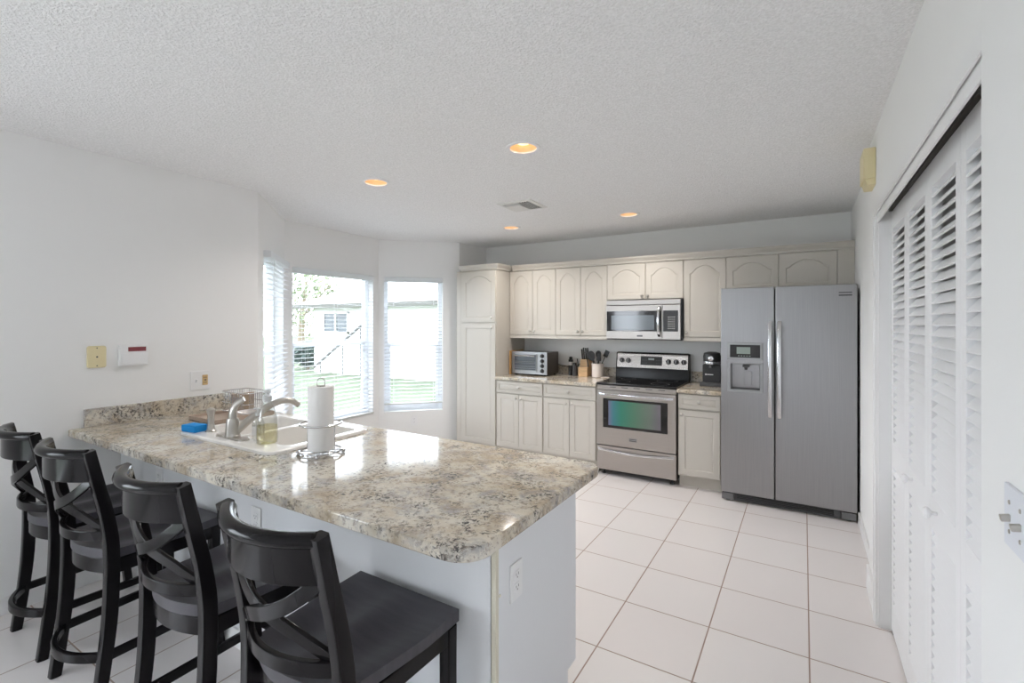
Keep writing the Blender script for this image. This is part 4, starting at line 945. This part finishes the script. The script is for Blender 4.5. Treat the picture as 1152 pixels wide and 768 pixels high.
# ------------------------------------------------------------------ bar stools
def make_stool():
    t = thing('bar_stool', '', 'bar stool', (0, 0, 0), 0, 'black bar stools at the breakfast bar')
    WB_ = .385          # distance between post centers
    def py_(z): # post center line in y
        pts = [(0, -.235), (.15, -.215), (.35, -.195), (.58, -.190), (.72, -.205), (.99, -.262)]
        for (a, ya), (b_, yb) in zip(pts, pts[1:]):
            if z <= b_: f = (z-a)/(b_-a); f = f; return ya+(yb-ya)*f
        return pts[-1][1]
    def smooth_path(pts, n=5): return spline([Vector(p) for p in pts], n)
    for s in (-1, 1):
        pth = smooth_path([(s*(WB_/2-.002*(z < .3)), py_(z), z) for z in (0, .15, .35, .58, .72, .86, .985)])
        m = MB(); n = len(pth); m.sweep(pth, .036, [.046-.010*max(0, (i/(n-1)-.55)/.45)-.008*max(0, (.35-i/(n-1))/.35) for i in range(n)], (1, 0, 0), .006); m.build('rear_leg', M['wood_black'], t)
    for s in (-1, 1):
        pth = smooth_path([(s*.196, .19, .545), (s*.196, .19, .35), (s*.197, .196, .15), (s*.200, .212, 0)])
        m = MB(); m.sweep(pth, .040, [.040-.006*i/(len(pth)-1) for i in range(len(pth))], (1, 0, 0), .005); m.build('front_leg', M['wood_black'], t)
    # seat: saddle, curved rear edge between the posts
    nx, ny = 17, 15; grid = []
    ZS_ = .588
    def sp_(i, j):
        u = -1+2*i/(nx-1); v = j/(ny-1)
        half = .190+.028*min(1, v*1.6); x = u*half
        yr = -.175-.055*(1-u*u); y = yr+(.215-yr)*v
        hol = math.sin(PI*min(1, max(0, (v*1.0))))**.8
        z = ZS_-.020*hol*(.62+.38*math.cos(PI*2*(abs(u)-.45)/1.1))
        return x, y, z
    bmq = bmesh.new()
    top = [[bmq.verts.new(sp_(i, j)) for j in range(ny)] for i in range(nx)]
    bot = [[bmq.verts.new((sp_(i, j)[0], sp_(i, j)[1], ZS_-.036)) for j in range(ny)] for i in range(nx)]
    for i in range(nx-1):
        for j in range(ny-1):
            bmq.faces.new((top[i][j], top[i+1][j], top[i+1][j+1], top[i][j+1])); bmq.faces.new((bot[i][j], bot[i][j+1], bot[i+1][j+1], bot[i+1][j]))
    for i in range(nx-1):
        bmq.faces.new((top[i][0], bot[i][0], bot[i+1][0], top[i+1][0])); bmq.faces.new((top[i][-1], top[i+1][-1], bot[i+1][-1], bot[i][-1]))
    for j in range(ny-1):
        bmq.faces.new((top[0][j], top[0][j+1], bot[0][j+1], bot[0][j])); bmq.faces.new((top[-1][j], bot[-1][j], bot[-1][j+1], top[-1][j+1]))
    be = [e for e in bmq.edges if e.calc_face_angle(0) > 1.0]
    bmesh.ops.bevel(bmq, geom=be, offset=.005, segments=2, affect='EDGES')
    m = MB(); m._merge(bmq); m.build('seat', M['seat'], t)
    # apron
    m = MB()
    for s in (-1, 1): m.sweep([(s*.192, -.17, .523), (s*.203, .19, .523)], .020, .052, (1, 0, 0), .003)
    m.sweep([(-.18, .197, .523), (.18, .197, .523)], .020, .052, (0, 1, 0), .003)
    arc = [(x, -.168-.048*(1-(x/.18)**2), .520) for x in [-.18+.36*k/16 for k in range(17)]]
    m.sweep(arc, .020, .058, (0, 1, 0), .003); m.build('apron', M['wood_black'], t)
    # back
    hw = WB_/2-.012
    def surf(x, z, bl=.062): return py_(z)-bl*(1-(x/hw)**2)
    xs = [-hw+2*hw*k/20 for k in range(21)]
    m = MB(); m.sweep([(x, surf(x, .92), .918) for x in xs], .020, .105, (0, 1, 0), .004); cr = m.build('crest_rail', M['wood_black'], t)
    m = MB(); m.tube([(x, surf(x, .975)-.001, .972) for x in xs], .0215, 14, flat=(1, .85)); m.build('crest_roll', M['wood_black'], cr)
    m = MB(); m.sweep([(x, surf(x, .645), .645) for x in xs], .018, .038, (0, 1, 0), .004); m.build('lower_rail', M['wood_black'], t)
    for s, off_ in ((1, .006), (-1, -.007)):
        pts = []
        for k in range(21):
            f = k/20; x = (-hw+2*hw*f)*s; z = .872-(.872-.655)*(f+.07*math.sin(2*PI*f)); pts.append((x, surf(x, z)+off_, z))
        wd = [(0, 1, 0)]*21
        m = MB(); m.sweep(pts, .012, .036, (0, 1, 0), .003); m.build('cross_slat', M['wood_black'], t)
    # foot rails
    zf = .19
    arc = [(x, py_(zf)-.075*(1-(x/hw)**2), zf) for x in xs]
    m = MB(); m.sweep(arc, .020, .036, (0, 1, 0), .005); m.build('rear_stretcher', M['wood_black'], t)
    for s in (-1, 1):
        m = MB(); m.sweep([(s*.190, py_(zf)+.005, zf), (s*.196, .19, zf)], .020, .034, (1, 0, 0), .004); m.build('side_stretcher', M['wood_black'], t)
    m = MB(); m.sweep([(-.19, .196, .235), (.19, .196, .235)], .022, .040, (0, 1, 0), .004); m.build('foot_rest', M['wood_black'], t)
    return t
st0 = make_stool()
for i, (x, y, a, lab) in enumerate(((-1.115, .945, 0, 'black cross back bar stool nearest the camera, at the free end of the bar'),
                               (-1.750, .950, .9, 'black cross back bar stool second from the free end of the bar'),
                               (-2.465, .945, 2.6, 'black cross back bar stool second from the left wall'),
                               (-3.010, .945, -.8, 'black cross back bar stool closest to the left wall, cut by the left edge'))):
    o = st0 if i == 0 else copy_tree(st0)
    o.location = (x, y, 0); o.rotation_euler = (0, 0, math.radians(a)); o['label'] = lab
